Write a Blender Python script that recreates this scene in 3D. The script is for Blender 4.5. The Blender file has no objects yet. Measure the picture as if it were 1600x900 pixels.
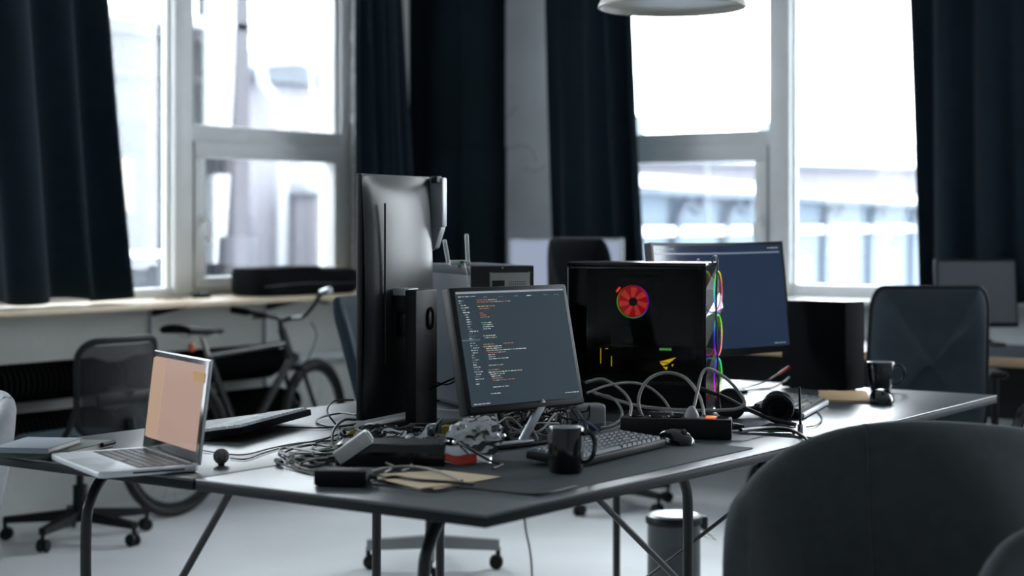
import bpy, bmesh, math, random
from mathutils import Matrix, Vector
R = math.radians
SC = bpy.context.scene
COL = SC.collection

# ------------------------------------------------------------------ camera
cam_data = bpy.data.cameras.new('camera')
cam = bpy.data.objects.new('camera', cam_data)
COL.objects.link(cam)
SC.camera = cam
cam.location = (-2.6435, -1.9824, 1.30)
cam.rotation_euler = (R(90), 0, R(-54.01))
cam_data.sensor_width = 36.0
cam_data.lens = 2686.0 / 1600.0 * 36.0
cam_data.shift_y = -0.0625
cam_data.dof.use_dof = True
cam_data.dof.focus_distance = 4.55
cam_data.dof.aperture_fstop = 2.1
cam_data.clip_end = 200

# ------------------------------------------------------------------ world, light, exposure
world = bpy.data.worlds.new('overcast_sky')
SC.world = world
world.use_nodes = True
bg = world.node_tree.nodes['Background']
bg.inputs['Color'].default_value = (0.90, 0.955, 1.0, 1)
bg.inputs['Strength'].default_value = 12.0
SC.view_settings.view_transform = 'Standard'
SC.view_settings.look = 'None'
SC.view_settings.gamma = 1.0
SC.view_settings.use_curve_mapping = False
SC.view_settings.exposure = 0.38


def portal(name, loc, rot, sx, sz):
    """A sky portal in a window opening: emits nothing, only guides daylight sampling."""
    l = bpy.data.lights.new(name, 'AREA')
    l.shape = 'RECTANGLE'
    l.size = sx
    l.size_y = sz
    l.cycles.is_portal = True
    o = bpy.data.objects.new(name, l)
    COL.objects.link(o)
    o.location = loc
    o.rotation_euler = rot


portal('daylight_portal', (3.33, 4.62, 2.0), (R(-90), 0, 0), 2.5, 2.3)
portal('daylight_portal', (-0.37, 4.62, 2.0), (R(-90), 0, 0), 2.5, 2.3)
portal('daylight_portal', (5.82, 2.17, 2.0), (R(90), 0, R(90)), 2.6, 2.3)
portal('daylight_portal', (5.82, -1.2, 2.0), (R(90), 0, R(90)), 2.6, 2.3)


# ------------------------------------------------------------------ materials
def lin(c):
    c = c / 255.0
    return c / 12.92 if c <= 0.04045 else ((c + 0.055) / 1.055) ** 2.4


def rgb(r, g, b):
    return (lin(r), lin(g), lin(b), 1.0)


MATS = {}


def mat(name, col, rough=0.5, metal=0.0, var=0.12, vscale=9.0, bump=0.0, bscale=120.0, spec=0.5, coat=0.0, sheen=0.0, stretch=None):
    """Procedural surface: noise-varied colour, slight roughness variation and optional fine relief."""
    if name in MATS:
        return MATS[name]
    m = bpy.data.materials.new(name)
    m.use_nodes = True
    nt = m.node_tree
    b = nt.nodes['Principled BSDF']
    tc = nt.nodes.new('ShaderNodeTexCoord')
    mp = nt.nodes.new('ShaderNodeMapping')
    if stretch:
        mp.inputs['Scale'].default_value = stretch
    nt.links.new(tc.outputs['Object'], mp.inputs['Vector'])
    nz = nt.nodes.new('ShaderNodeTexNoise')
    nz.inputs['Scale'].default_value = vscale
    nz.inputs['Detail'].default_value = 5
    nt.links.new(mp.outputs['Vector'], nz.inputs['Vector'])
    rp = nt.nodes.new('ShaderNodeValToRGB')
    rp.color_ramp.elements[0].position = 0.3
    rp.color_ramp.elements[1].position = 0.7
    rp.color_ramp.elements[0].color = tuple(x * (1 - var) for x in col[:3]) + (1,)
    rp.color_ramp.elements[1].color = tuple(min(1, x * (1 + var)) for x in col[:3]) + (1,)
    nt.links.new(nz.outputs['Fac'], rp.inputs['Fac'])
    nt.links.new(rp.outputs['Color'], b.inputs['Base Color'])
    mr = nt.nodes.new('ShaderNodeMapRange')
    mr.inputs['To Min'].default_value = max(0.02, rough - 0.05)
    mr.inputs['To Max'].default_value = min(1, rough + 0.05)
    nt.links.new(nz.outputs['Fac'], mr.inputs['Value'])
    nt.links.new(mr.outputs['Result'], b.inputs['Roughness'])
    b.inputs['Metallic'].default_value = metal
    b.inputs['Specular IOR Level'].default_value = spec
    b.inputs['Coat Weight'].default_value = coat
    b.inputs['Sheen Weight'].default_value = sheen
    if bump:
        n2 = nt.nodes.new('ShaderNodeTexNoise')
        n2.inputs['Scale'].default_value = bscale
        n2.inputs['Detail'].default_value = 3
        nt.links.new(mp.outputs['Vector'], n2.inputs['Vector'])
        bp = nt.nodes.new('ShaderNodeBump')
        bp.inputs['Strength'].default_value = bump
        bp.inputs['Distance'].default_value = 0.01
        nt.links.new(n2.outputs['Fac'], bp.inputs['Height'])
        nt.links.new(bp.outputs['Normal'], b.inputs['Normal'])
    MATS[name] = m
    return m


def emit(name, col, strength=1.0, base=(0.01, 0.01, 0.01, 1), rough=0.2):
    if name in MATS:
        return MATS[name]
    m = bpy.data.materials.new(name)
    m.use_nodes = True
    b = m.node_tree.nodes['Principled BSDF']
    b.inputs['Base Color'].default_value = base
    b.inputs['Roughness'].default_value = rough
    b.inputs['Emission Color'].default_value = col
    b.inputs['Emission Strength'].default_value = strength
    MATS[name] = m
    return m


def emit_attr(name, strength, rough=0.3):
    """Emission coloured by the mesh colour attribute 'col' (lit pixels, LED rings)."""
    m = bpy.data.materials.new(name)
    m.use_nodes = True
    nt = m.node_tree
    b = nt.nodes['Principled BSDF']
    a = nt.nodes.new('ShaderNodeAttribute')
    a.attribute_name = 'col'
    b.inputs['Base Color'].default_value = (0.01, 0.01, 0.01, 1)
    b.inputs['Roughness'].default_value = rough
    nt.links.new(a.outputs['Color'], b.inputs['Emission Color'])
    b.inputs['Emission Strength'].default_value = strength
    MATS[name] = m
    return m


def glass(name, tint=(1, 1, 1, 1), refl=1.0, rough=0.0, ior=1.45):
    """Thin pane: light passes straight through, the surface mirrors by Fresnel."""
    m = bpy.data.materials.new(name)
    m.use_nodes = True
    nt = m.node_tree
    nt.nodes.remove(nt.nodes['Principled BSDF'])
    out = nt.nodes['Material Output']
    t = nt.nodes.new('ShaderNodeBsdfTransparent')
    t.inputs['Color'].default_value = tint
    g = nt.nodes.new('ShaderNodeBsdfGlossy')
    g.inputs['Roughness'].default_value = rough
    f = nt.nodes.new('ShaderNodeFresnel')
    f.inputs['IOR'].default_value = ior
    mu = nt.nodes.new('ShaderNodeMath')
    mu.operation = 'MULTIPLY'
    mu.inputs[1].default_value = refl
    nt.links.new(f.outputs[0], mu.inputs[0])
    mx = nt.nodes.new('ShaderNodeMixShader')
    nt.links.new(mu.outputs[0], mx.inputs[0])
    nt.links.new(t.outputs[0], mx.inputs[1])
    nt.links.new(g.outputs[0], mx.inputs[2])
    nt.links.new(mx.outputs[0], out.inputs['Surface'])
    MATS[name] = m
    return m


def mesh_cloth(name, col, hole=0.25):
    m = mat(name, col, 0.75, bump=0.3, bscale=300)
    nt = m.node_tree
    out = nt.nodes['Material Output']
    b = nt.nodes['Principled BSDF']
    t = nt.nodes.new('ShaderNodeBsdfTransparent')
    mx = nt.nodes.new('ShaderNodeMixShader')
    mx.inputs[0].default_value = hole
    nt.links.new(b.outputs[0], mx.inputs[1])
    nt.links.new(t.outputs[0], mx.inputs[2])
    nt.links.new(mx.outputs[0], out.inputs['Surface'])
    return m


M_FLOOR = mat('floor_concrete', rgb(236, 238, 240), 0.5, spec=0.8, var=0.07, vscale=1.6, bump=0.05, bscale=30)
M_WALL = mat('painted_plaster', rgb(222, 223, 218), 0.85, var=0.06, vscale=2.5, bump=0.5, bscale=14)
M_WALLR = mat('grey_white_plaster', rgb(215, 221, 224), 0.85, var=0.08, vscale=3, bump=0.5, bscale=10)
M_BACKWALL = mat('dim_back_plaster', rgb(190, 193, 195), 0.9, var=0.05)
M_CEIL = mat('ceiling_plaster', rgb(228, 229, 229), 0.9, var=0.04)
M_BLACKWALL = mat('black_wall_paint', rgb(13, 24, 30), 0.9, spec=0.1, var=0.15, vscale=4, bump=0.25, bscale=20)
M_PVC = mat('window_frame_white', rgb(222, 224, 224), 0.4, var=0.03)
M_GASKET = mat('window_gasket_grey', rgb(110, 114, 116), 0.6)
M_PANE = glass('window_glass', (0.97, 0.985, 0.99, 1), 0.7)
M_PLY = mat('pale_plywood', rgb(196, 178, 150), 0.4, var=0.08, vscale=4, stretch=(1, 12, 12))
M_OAK = mat('oak_edge', rgb(170, 142, 112), 0.5, var=0.12, vscale=4, stretch=(12, 1, 12))
M_CURT = mat('navy_curtain_cloth', rgb(17, 32, 41), 0.92, var=0.12, vscale=14, bump=0.25, bscale=420, spec=0.15, sheen=0.1)
M_DESK = mat('graphite_linoleum', rgb(66, 72, 76), 0.31, var=0.05, vscale=3, bump=0.02, bscale=260, spec=0.9)
M_DESKEDGE = mat('grey_desk_edge', rgb(60, 68, 74), 0.45, var=0.05)
M_EDGEBLK = mat('black_edge_band', rgb(26, 32, 36), 0.55, var=0.05, spec=0.2)
M_MATTE = mat('matte_black_cloth', rgb(14, 17, 20), 0.92, var=0.1, vscale=30, spec=0.12, bump=0.2, bscale=300)
M_TUBE = mat('black_steel_tube', rgb(20, 23, 26), 0.3, var=0.05)
M_BLACK = mat('matte_black_plastic', rgb(14, 17, 19), 0.5, var=0.08, spec=0.3)
M_BLACKSOFT = mat('soft_black_plastic', rgb(13, 16, 18), 0.65, var=0.08, spec=0.25, bump=0.15, bscale=300)
M_GLOSSBLK = mat('gloss_black_plastic', rgb(10, 12, 14), 0.16, var=0.05)
M_CASE = mat('blue_black_steel', rgb(44, 54, 62), 0.45, var=0.05)
M_CASEIN = mat('case_interior_black', rgb(11, 13, 15), 0.5, var=0.1)
M_ALU = mat('brushed_aluminium', rgb(205, 208, 212), 0.42, metal=0.55, var=0.04)
M_SILVERPL = mat('silver_plastic', rgb(168, 173, 178), 0.38, metal=0.3, var=0.04)
M_STEEL = mat('bare_steel', rgb(170, 170, 162), 0.4, metal=0.8, var=0.06)
M_CHROME = mat('chrome', rgb(220, 222, 225), 0.12, metal=1.0, var=0.02)
M_WHITEPL = mat('white_plastic', rgb(205, 207, 205), 0.4, var=0.03)
M_GREYPL = mat('grey_plastic', rgb(150, 153, 155), 0.45, var=0.05)
M_KEY = mat('grey_keycap', rgb(104, 110, 115), 0.5, var=0.05)
M_KEYBLK = mat('black_keycap', rgb(24, 26, 29), 0.45, var=0.05)
M_KEYWHT = mat('white_keycap', rgb(190, 195, 200), 0.4, var=0.04)
M_CABLE = mat('black_cable_rubber', rgb(16, 18, 20), 0.38, var=0.05)
M_CABLEG = mat('grey_cable_rubber', rgb(150, 148, 142), 0.5, var=0.06)
M_CABLEW = mat('white_cable_rubber', rgb(205, 205, 200), 0.45, var=0.03)
M_CABLEB = mat('blue_cable_rubber', rgb(35, 60, 105), 0.45, var=0.05)
M_CABLER = mat('red_cable_plug', rgb(170, 35, 30), 0.4, var=0.05)
M_MAT = mat('black_desk_mat_cloth', rgb(64, 69, 72), 0.7, var=0.06, bump=0.3, bscale=600, spec=0.25)
M_TUB = mat('charcoal_felt', rgb(70, 76, 79), 0.9, var=0.1, vscale=30, bump=0.35, bscale=500, spec=0.2, sheen=0.15)
M_TUBG = mat('light_grey_felt', rgb(172, 175, 178), 0.9, var=0.07, vscale=30, bump=0.35, bscale=500, spec=0.2)
M_SEAT = mat('blue_grey_upholstery', rgb(78, 94, 104), 0.85, var=0.08, vscale=20, bump=0.3, bscale=400, spec=0.2)
M_NAVY = mat('navy_upholstery', rgb(34, 46, 56), 0.85, var=0.08, vscale=20, bump=0.3, bscale=400, spec=0.2)
M_DARKUP = mat('dark_grey_upholstery', rgb(54, 65, 71), 0.85, var=0.08, vscale=20, bump=0.3, bscale=400, spec=0.2)
M_MESH = mesh_cloth('black_chair_mesh', rgb(18, 20, 23), 0.18)
M_RUBBER = mat('tyre_rubber', rgb(16, 17, 18), 0.7, var=0.08, bump=0.3, bscale=200)
M_BIKE = mat('black_bike_paint', rgb(16, 18, 20), 0.3, var=0.05, coat=0.3)
M_RADI = mat('black_iron', rgb(12, 13, 15), 0.85, var=0.1, spec=0.15)
M_KRAFT = mat('kraft_card', rgb(196, 164, 124), 0.8, var=0.06, vscale=30)
M_MANILA = mat('manila_paper', rgb(200, 180, 148), 0.8, var=0.05, vscale=20)
M_PAPER = mat('white_paper', rgb(225, 225, 222), 0.8, var=0.02)
M_NBGREY = mat('grey_cover', rgb(132, 140, 148), 0.65, var=0.03)
M_NBGREEN = mat('dark_green_cover', rgb(52, 66, 52), 0.6, var=0.06)
M_BALL = mat('grey_foam', rgb(120, 118, 116), 0.95, var=0.12, vscale=60, bump=0.6, bscale=250)
M_MUG = mat('black_glaze', rgb(13, 15, 17), 0.14, var=0.05, coat=0.4)
M_MUGIN = mat('pale_glaze', rgb(185, 190, 192), 0.25, var=0.03)
M_FOIL = mat('antistatic_foil', rgb(175, 178, 180), 0.16, metal=1.0, var=0.15, vscale=20, bump=0.1, bscale=30)
M_REDFOIL = mat('red_foil', rgb(165, 48, 32), 0.25, metal=0.5, var=0.2, vscale=25)
M_YELLOW = mat('yellow_wrapper', rgb(150, 130, 30), 0.35, var=0.15, vscale=25)
M_CLEAR = glass('clear_film', (0.8, 0.82, 0.82, 1), 1.0, 0.08)
M_MONBACK = mat('satin_black_shell', rgb(40, 42, 44), 0.36, var=0.04)
M_TINT = glass('tinted_case_glass', (0.55, 0.56, 0.58, 1), 0.75, 0.0, 1.42)
M_SHADE = mat('lamp_enamel', rgb(196, 192, 180), 0.35, var=0.03)
M_BIN = mat('bin_grey_enamel', rgb(58, 66, 70), 0.35, var=0.05)
M_BRICKW = mat('white_painted_brick', rgb(196, 198, 198), 0.8, var=0.06, bump=0.5, bscale=40)
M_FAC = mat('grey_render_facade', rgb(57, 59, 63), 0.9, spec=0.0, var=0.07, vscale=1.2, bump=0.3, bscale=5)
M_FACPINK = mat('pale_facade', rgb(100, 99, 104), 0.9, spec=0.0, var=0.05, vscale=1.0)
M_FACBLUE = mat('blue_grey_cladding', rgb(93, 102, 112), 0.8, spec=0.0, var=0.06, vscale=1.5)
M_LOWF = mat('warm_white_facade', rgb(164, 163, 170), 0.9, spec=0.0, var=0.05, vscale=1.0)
M_EXTPANE = mat('dim_far_panes', rgb(112, 117, 124), 0.9, spec=0.0, var=0.06)
M_SNOW = mat('snow', rgb(190, 193, 198), 0.9, spec=0.0, var=0.02, vscale=2)
M_EXTDARK = mat('dark_outdoor_metal', rgb(84, 90, 98), 0.7, spec=0.0, var=0.06)
M_EXTGLASS = mat('dim_outdoor_window', rgb(46, 49, 53), 0.9, spec=0.0, var=0.1, vscale=3)
M_GLOW = emit('warm_lit_room', rgb(245, 185, 120), 0.35, rgb(48, 34, 24))
M_CODEBG = emit('code_screen_glow', rgb(48, 64, 74), 0.5, (0.012, 0.013, 0.015, 1), 0.25)
M_BLUEBG = emit('blue_screen_glow', rgb(30, 52, 84), 0.42, (0.012, 0.013, 0.015, 1), 0.12)
M_PINKBG = emit('laptop_page_glow', rgb(184, 152, 138), 0.62, (0.012, 0.012, 0.012, 1), 0.14)
M_OFFSCR = mat('unlit_screen', rgb(26, 29, 32), 0.28, var=0.03)
M_PIX = emit_attr('lit_text_pixels', 0.6)
M_LED = emit_attr('rainbow_led', 0.65)
M_REDFAN = emit('red_lit_fan', (0.75, 0.012, 0.015, 1), 0.55, (0.2, 0.02, 0.02, 1))
M_REDBLADE = emit('red_lit_blade', (0.95, 0.07, 0.05, 1), 0.75, (0.2, 0.02, 0.02, 1))
M_REDHOT = emit('red_led_core', (1.0, 0.05, 0.04, 1), 1.6)
M_LOGOY = emit('yellow_led_emblem', (0.9, 0.62, 0.02, 1), 1.2)
M_LOGOG = emit('green_led_letters', (0.15, 0.8, 0.12, 1), 0.9)
M_ORANGE = emit('orange_switch_glow', (1.0, 0.12, 0.03, 1), 1.6)


# ------------------------------------------------------------------ mesh builder
class MB:
    def __init__(s):
        s.bm = bmesh.new()

    def box(s, c, d, bev=0.0, m=None, seg=2):
        t = bmesh.new()
        bmesh.ops.create_cube(t, size=1.0)
        for v in t.verts:
            v.co = Vector((v.co.x * d[0] + c[0], v.co.y * d[1] + c[1], v.co.z * d[2] + c[2]))
        if bev:
            bmesh.ops.bevel(t, geom=list(t.edges), offset=min(bev, 0.49 * min(d)), segments=seg, affect='EDGES', profile=0.5)
        return s.add(t, m)

    def add(s, t, m=None):
        if m is not None:
            bmesh.ops.transform(t, matrix=m, verts=t.verts)
        me = bpy.data.meshes.new('tmp')
        t.to_mesh(me)
        t.free()
        s.bm.from_mesh(me)
        bpy.data.meshes.remove(me)
        return s

    def raw(s, verts, faces, m=None):
        vs = [s.bm.verts.new((m @ Vector(v)) if m is not None else v) for v in verts]
        for f in faces:
            try:
                s.bm.faces.new([vs[i] for i in f])
            except ValueError:
                pass
        return s

    def grid(s, fn, nu, nv, cu=False, cv=False, m=None):
        vs = [fn(i / (nu if cu else nu - 1), j / (nv if cv else nv - 1)) for i in range(nu) for j in range(nv)]
        fs = []
        for i in range(nu if cu else nu - 1):
            for j in range(nv if cv else nv - 1):
                a, b = i, (i + 1) % nu
                c, d = j, (j + 1) % nv
                fs.append((a * nv + c, b * nv + c, b * nv + d, a * nv + d))
        return s.raw(vs, fs, m)

    def lathe(s, prof, n=24, m=None):
        vs, fs = [], []
        k = len(prof)
        for i in range(n):
            a = 2 * math.pi * i / n
            for r, z in prof:
                vs.append((r * math.cos(a), r * math.sin(a), z))
        for i in range(n):
            j = (i + 1) % n
            for q in range(k - 1):
                fs.append((i * k + q, j * k + q, j * k + q + 1, i * k + q + 1))
        t = bmesh.new()
        bv = [t.verts.new(v) for v in vs]
        for f in fs:
            t.faces.new([bv[i] for i in f])
        bmesh.ops.remove_doubles(t, verts=t.verts, dist=1e-6)
        return s.add(t, m)

    def tube(s, pts, r, n=8, closed=False, m=None, caps=True):
        P = [Vector(p) for p in pts]
        k = len(P)
        rr = r if isinstance(r, (list, tuple)) else [r] * k
        vs, fs = [], []
        tang = []
        for i in range(k):
            if closed:
                t = P[(i + 1) % k] - P[i - 1]
            else:
                t = P[min(i + 1, k - 1)] - P[max(i - 1, 0)]
            tang.append(t.normalized() if t.length > 1e-9 else Vector((0, 0, 1)))
        up = Vector((0, 0, 1)) if abs(tang[0].z) < 0.9 else Vector((1, 0, 0))
        nrm = (up - tang[0] * up.dot(tang[0])).normalized()
        for i in range(k):
            nrm = nrm - tang[i] * nrm.dot(tang[i])
            nrm = nrm.normalized() if nrm.length > 1e-6 else tang[i].orthogonal().normalized()
            bn = tang[i].cross(nrm)
            for q in range(n):
                a = 2 * math.pi * q / n
                vs.append(P[i] + (nrm * math.cos(a) + bn * math.sin(a)) * rr[i])
        for i in range(k if closed else k - 1):
            j = (i + 1) % k
            for q in range(n):
                w = (q + 1) % n
                fs.append((i * n + q, i * n + w, j * n + w, j * n + q))
        if caps and not closed:
            fs.append(tuple(range(n - 1, -1, -1)))
            fs.append(tuple((k - 1) * n + q for q in range(n)))
        return s.raw(vs, fs, m)

    def prism(s, poly, z0, z1, m=None, bev=0.0):
        t = bmesh.new()
        lo = [t.verts.new((x, y, z0)) for x, y in poly]
        hi = [t.verts.new((x, y, z1)) for x, y in poly]
        n = len(poly)
        t.faces.new(lo[::-1])
        t.faces.new(hi)
        for i in range(n):
            j = (i + 1) % n
            t.faces.new((lo[i], lo[j], hi[j], hi[i]))
        bmesh.ops.recalc_face_normals(t, faces=t.faces)
        if bev:
            bmesh.ops.bevel(t, geom=list(t.edges), offset=bev, segments=2, affect='EDGES', profile=0.5)
        return s.add(t, m)

    def build(s, name, material, parent=None, smooth=True, angle=38, m=None):
        if m is not None:
            bmesh.ops.transform(s.bm, matrix=m, verts=s.bm.verts)
        bmesh.ops.recalc_face_normals(s.bm, faces=s.bm.faces)
        me = bpy.data.meshes.new(name)
        s.bm.to_mesh(me)
        s.bm.free()
        if smooth:
            for p in me.polygons:
                p.use_smooth = True
            me.set_sharp_from_angle(angle=R(angle))
        me.materials.append(material)
        o = bpy.data.objects.new(name, me)
        COL.objects.link(o)
        if parent is not None:
            o.parent = parent
        return o


def tag(o, label=None, cat=None, group=None, kind=None):
    if label:
        o['label'] = label
    if cat:
        o['category'] = cat
    if group:
        o['group'] = group
    if kind:
        o['kind'] = kind
    return o


def thing(name, label, cat, loc=(0, 0, 0), rz=0.0, group=None, kind=None):
    o = bpy.data.objects.new(name, None)
    o.empty_display_size = 0.05
    COL.objects.link(o)
    o.location = loc
    o.rotation_euler = (0, 0, R(rz))
    return tag(o, label, cat, group, kind)


def copy_tree(o, parent=None):
    c = o.copy()
    COL.objects.link(c)
    c.parent = parent
    for ch in list(o.children):
        copy_tree(ch, c)
    return c


def T(x, y, z):
    return Matrix.Translation((x, y, z))


def RX(a):
    return Matrix.Rotation(R(a), 4, 'X')


def RY(a):
    return Matrix.Rotation(R(a), 4, 'Y')


def RZ(a):
    return Matrix.Rotation(R(a), 4, 'Z')


def smooth_path(pts, k=7, closed=False):
    """Catmull-Rom through the points."""
    P = [Vector(p) for p in pts]
    n = len(P)
    out = []
    for i in range(n if closed else n - 1):
        a = P[i - 1] if (i > 0 or closed) else P[0] * 2 - P[1]
        b, c = P[i], P[(i + 1) % n]
        d = P[(i + 2) % n] if (i + 2 < n or closed) else c * 2 - b
        for q in range(k):
            t = q / k
            out.append(0.5 * ((2 * b) + (c - a) * t + (2 * a - 5 * b + 4 * c - d) * t * t + (3 * b - a - 3 * c + d) * t ** 3))
    if not closed:
        out.append(P[-1])
    return out


def round_rect(w, h, r, n=5, cx=0, cy=0):
    out = []
    for sx, sy, a0 in ((1, 1, 0), (-1, 1, 90), (-1, -1, 180), (1, -1, 270)):
        for i in range(n + 1):
            a = R(a0 + 90 * i / n)
            out.append((cx + sx * (w / 2 - r) + r * math.cos(a), cy + sy * (h / 2 - r) + r * math.sin(a)))
    return out


# ================================================================== THE ROOM
def struct(name, mb, m, label, cat, smooth=False, parent=None):
    o = mb.build(name, m, parent, smooth)
    return tag(o, label, cat, kind='structure')


XB, YB, ZC = -5.0, -4.6, 3.4
struct('floor', MB().box(((XB + 5.8) / 2, (YB + 4.6) / 2, -0.1), (5.8 - XB, 4.6 - YB, 0.2)), M_FLOOR, 'pale grey poured concrete floor of the office', 'floor')
struct('ceiling', MB().box(((XB + 5.8) / 2, (YB + 4.6) / 2, ZC + 0.1), (5.8 - XB, 4.6 - YB, 0.2)), M_CEIL, 'white ceiling above the office', 'ceiling')


def wall_with_openings(mb, a0, a1, b0, b1, ops, z0, z1, axis):
    """Solid wall between a0..a1 along the axis, b0..b1 thick, with full openings (start, end, zlo, zhi)."""
    def bx(p0, p1, q0, q1):
        if p1 - p0 < 1e-4 or q1 - q0 < 1e-4:
            return
        if axis == 'x':
            mb.box(((p0 + p1) / 2, (b0 + b1) / 2, (q0 + q1) / 2), (p1 - p0, b1 - b0, q1 - q0))
        else:
            mb.box(((b0 + b1) / 2, (p0 + p1) / 2, (q0 + q1) / 2), (b1 - b0, p1 - p0, q1 - q0))
    cur = a0
    for s0, s1, q0, q1 in sorted(ops):
        bx(cur, s0, z0, z1)
        bx(s0, s1, z0, q0)
        bx(s0, s1, q1, z1)
        cur = s1
    bx(cur, a1, z0, z1)
    return mb


ZS, ZT = 0.915, 3.1
wall_left = struct('wall_left', wall_with_openings(MB(), XB, 5.8, 4.2, 4.6, [(2.08, 4.575, ZS, ZT), (-1.62, 0.875, ZS, ZT)], 0, ZC, 'x'), M_WALL, 'pale plaster wall below and around the left window', 'wall')
wall_right = struct('wall_right', wall_with_openings(MB(), YB, 4.2, 5.4, 5.8, [(0.93, 3.46, 0.90, ZT), (-2.5, 0.05, 0.90, ZT)], 0, ZC, 'y'), M_WALLR, 'pale plaster wall around the right window', 'wall')
struct('wall_back', MB().box((XB - 0.1, 0, ZC / 2), (0.2, 9.2, ZC)), M_BACKWALL, 'grey wall behind the photographer', 'wall')
struct('wall_front', MB().box((0.4, YB - 0.1, ZC / 2), (10.8, 0.2, ZC)), M_BACKWALL, 'grey wall on the near side of the room', 'wall')

# white painted bricks lining the window reveal, one per course
bk = None
for i in range(29):
    z = 0.95 + i * 0.075
    for q in range(2):
        w = 0.095 if (i + q) % 2 else 0.075
        y = 4.205 + (0 if q == 0 else (0.085 if (i % 2) else 0.105))
        if bk is None:
            bk = MB().box((0, 0, 0), (0.03, 1, 0.065), 0.0).build('brick', M_BRICKW, wall_left, False)
            b = bk
        else:
            b = bk.copy()
            COL.objects.link(b)
        b.parent = wall_left
        b.scale = (1, w - 0.008, 1)
        b.location = (4.566 + 0.003 * ((i * 7 + q * 3) % 3), y + w / 2, z + 0.035)

# hairline cracks in the plaster beside the pillar
for n_, pts in enumerate([[(5.399, 3.95, 1.745), (5.399, 3.86, 1.735), (5.399, 3.8, 1.755), (5.399, 3.74, 1.742), (5.399, 3.7, 1.70), (5.399, 3.69, 1.66)],
                          [(5.399, 3.94, 1.9), (5.399, 3.87, 1.93), (5.399, 3.82, 1.99)], [(5.399, 3.78, 1.62), (5.399, 3.7, 1.6), (5.399, 3.62, 1.63)]]):
    MB().tube(pts, 0.002, 5).build('crack', M_GASKET, wall_right)

# the black painted corner pillar, cast in two lifts with a ledge between them
pil = thing('trim_1', 'black painted pillar in the room corner between curtains', 'pillar', kind='structure')
MB().box((4.93, 4.19, 0.87), (0.10, 0.03, 1.74), 0.004).box((5.195, 4.05, 0.87), (0.45, 0.30, 1.74), 0.006).build('lower_lift', M_BLACKWALL, pil)
MB().box((4.93, 4.191, 2.57), (0.10, 0.028, 1.66), 0.004).box((5.197, 4.053, 2.57), (0.444, 0.294, 1.66), 0.006).build('upper_lift', M_BLACKWALL, pil)
MB().box((5.193, 4.046, 1.738), (0.458, 0.304, 0.012), 0.003).build('ledge', M_BLACKWALL, pil)


def window(name, loc, rz, m, label):
    """Two-light window seen from inside: local x runs along the wall, y points outdoors; m mirrors it."""
    w = thing(name, label, 'window', loc, rz, kind='structure')
    def bar(n, x0, x1, z0, z1, y0=-0.035, y1=0.045, mt=M_PVC, par=w, bev=0.006):
        x0, x1 = sorted((m * x0, m * x1))
        return MB().box(((x0 + x1) / 2, (y0 + y1) / 2, (z0 + z1) / 2), (x1 - x0, y1 - y0, z1 - z0), bev).build(n, mt, par)
    zb, zt = 0.915, 3.1
    bar('mullion', -0.062, 0.062, zb, zt, -0.05)
    bar('frame_jamb', 1.185, 1.262, zb, zt)
    bar('frame_jamb', -1.222, -1.15, zb, zt)
    bar('frame_head', -1.15, 1.185, 3.02, zt)
    bar('frame_bottom', -1.15, 1.185, zb, 0.985)
    bar('transom', 0.062, 1.185, 1.715, 1.80)
    # opening sash under the transom
    bar('sash_rail', 0.068, 1.18, 1.635, 1.718, -0.055, 0.03)
    bar('sash_rail', 0.068, 1.18, 0.975, 1.032, -0.055, 0.03)
    bar('sash_stile', 0.068, 0.142, 1.032, 1.635, -0.055, 0.03)
    bar('sash_stile', 1.108, 1.18, 1.032, 1.635, -0.055, 0.03)
    bar('sash_gasket', 0.0615, 0.0665, 0.985, 1.715, -0.052, -0.03, M_GASKET, w, 0)
    # panes
    bar('pane', 0.142, 1.108, 1.032, 1.635, 0.004, 0.010, M_PANE, w, 0)
    bar('pane', 0.062, 1.185, 1.80, 3.02, 0.012, 0.018, M_PANE, w, 0)
    bar('pane', -1.15, -0.062, 0.985, 3.02, 0.012, 0.018, M_PANE, w, 0)
    # bright glazing beads round the fixed lights
    for a, b in ((0.062, 0.078), (1.155, 1.185), (-0.078, -0.062), (-1.15, -1.134)):
        bar('glazing_bead', a, b, 1.80 if a > 0 else 0.985, 3.02, -0.012, 0.012, M_PVC, w, 0.002)
    # handle on the sash
    hx = m * 0.105
    h = MB().box((hx, -0.06, 1.32), (0.028, 0.012, 0.065), 0.004).tube(smooth_path([(hx, -0.065, 1.32), (hx, -0.1, 1.318), (hx + m * 0.012, -0.108, 1.29), (hx + m * 0.014, -0.1, 1.23), (hx, -0.098, 1.205)]), 0.009, 8).build('handle', M_PVC, w)
    return w


win1 = window('window_1', (3.307, 4.4, 0), 0, 1, 'white framed window with opening sash on the left wall')
win2 = window('window_2', (5.55, 2.196, 0), -90, -1, 'white framed window with opening sash beside the hanging lamp')
for src, nm, lc, lb in ((win1, 'added_window_3', (-0.393, 4.4, 0), 'unseen further white window added to the left wall for daylight'), (win2, 'added_window_4', (5.55, -1.21, 0), 'unseen further white window added to the right wall for daylight')):  # out-of-view copies, added to let more daylight into the room
    c = copy_tree(src)
    c.name = nm
    c.location = lc
    c['label'] = lb

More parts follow.
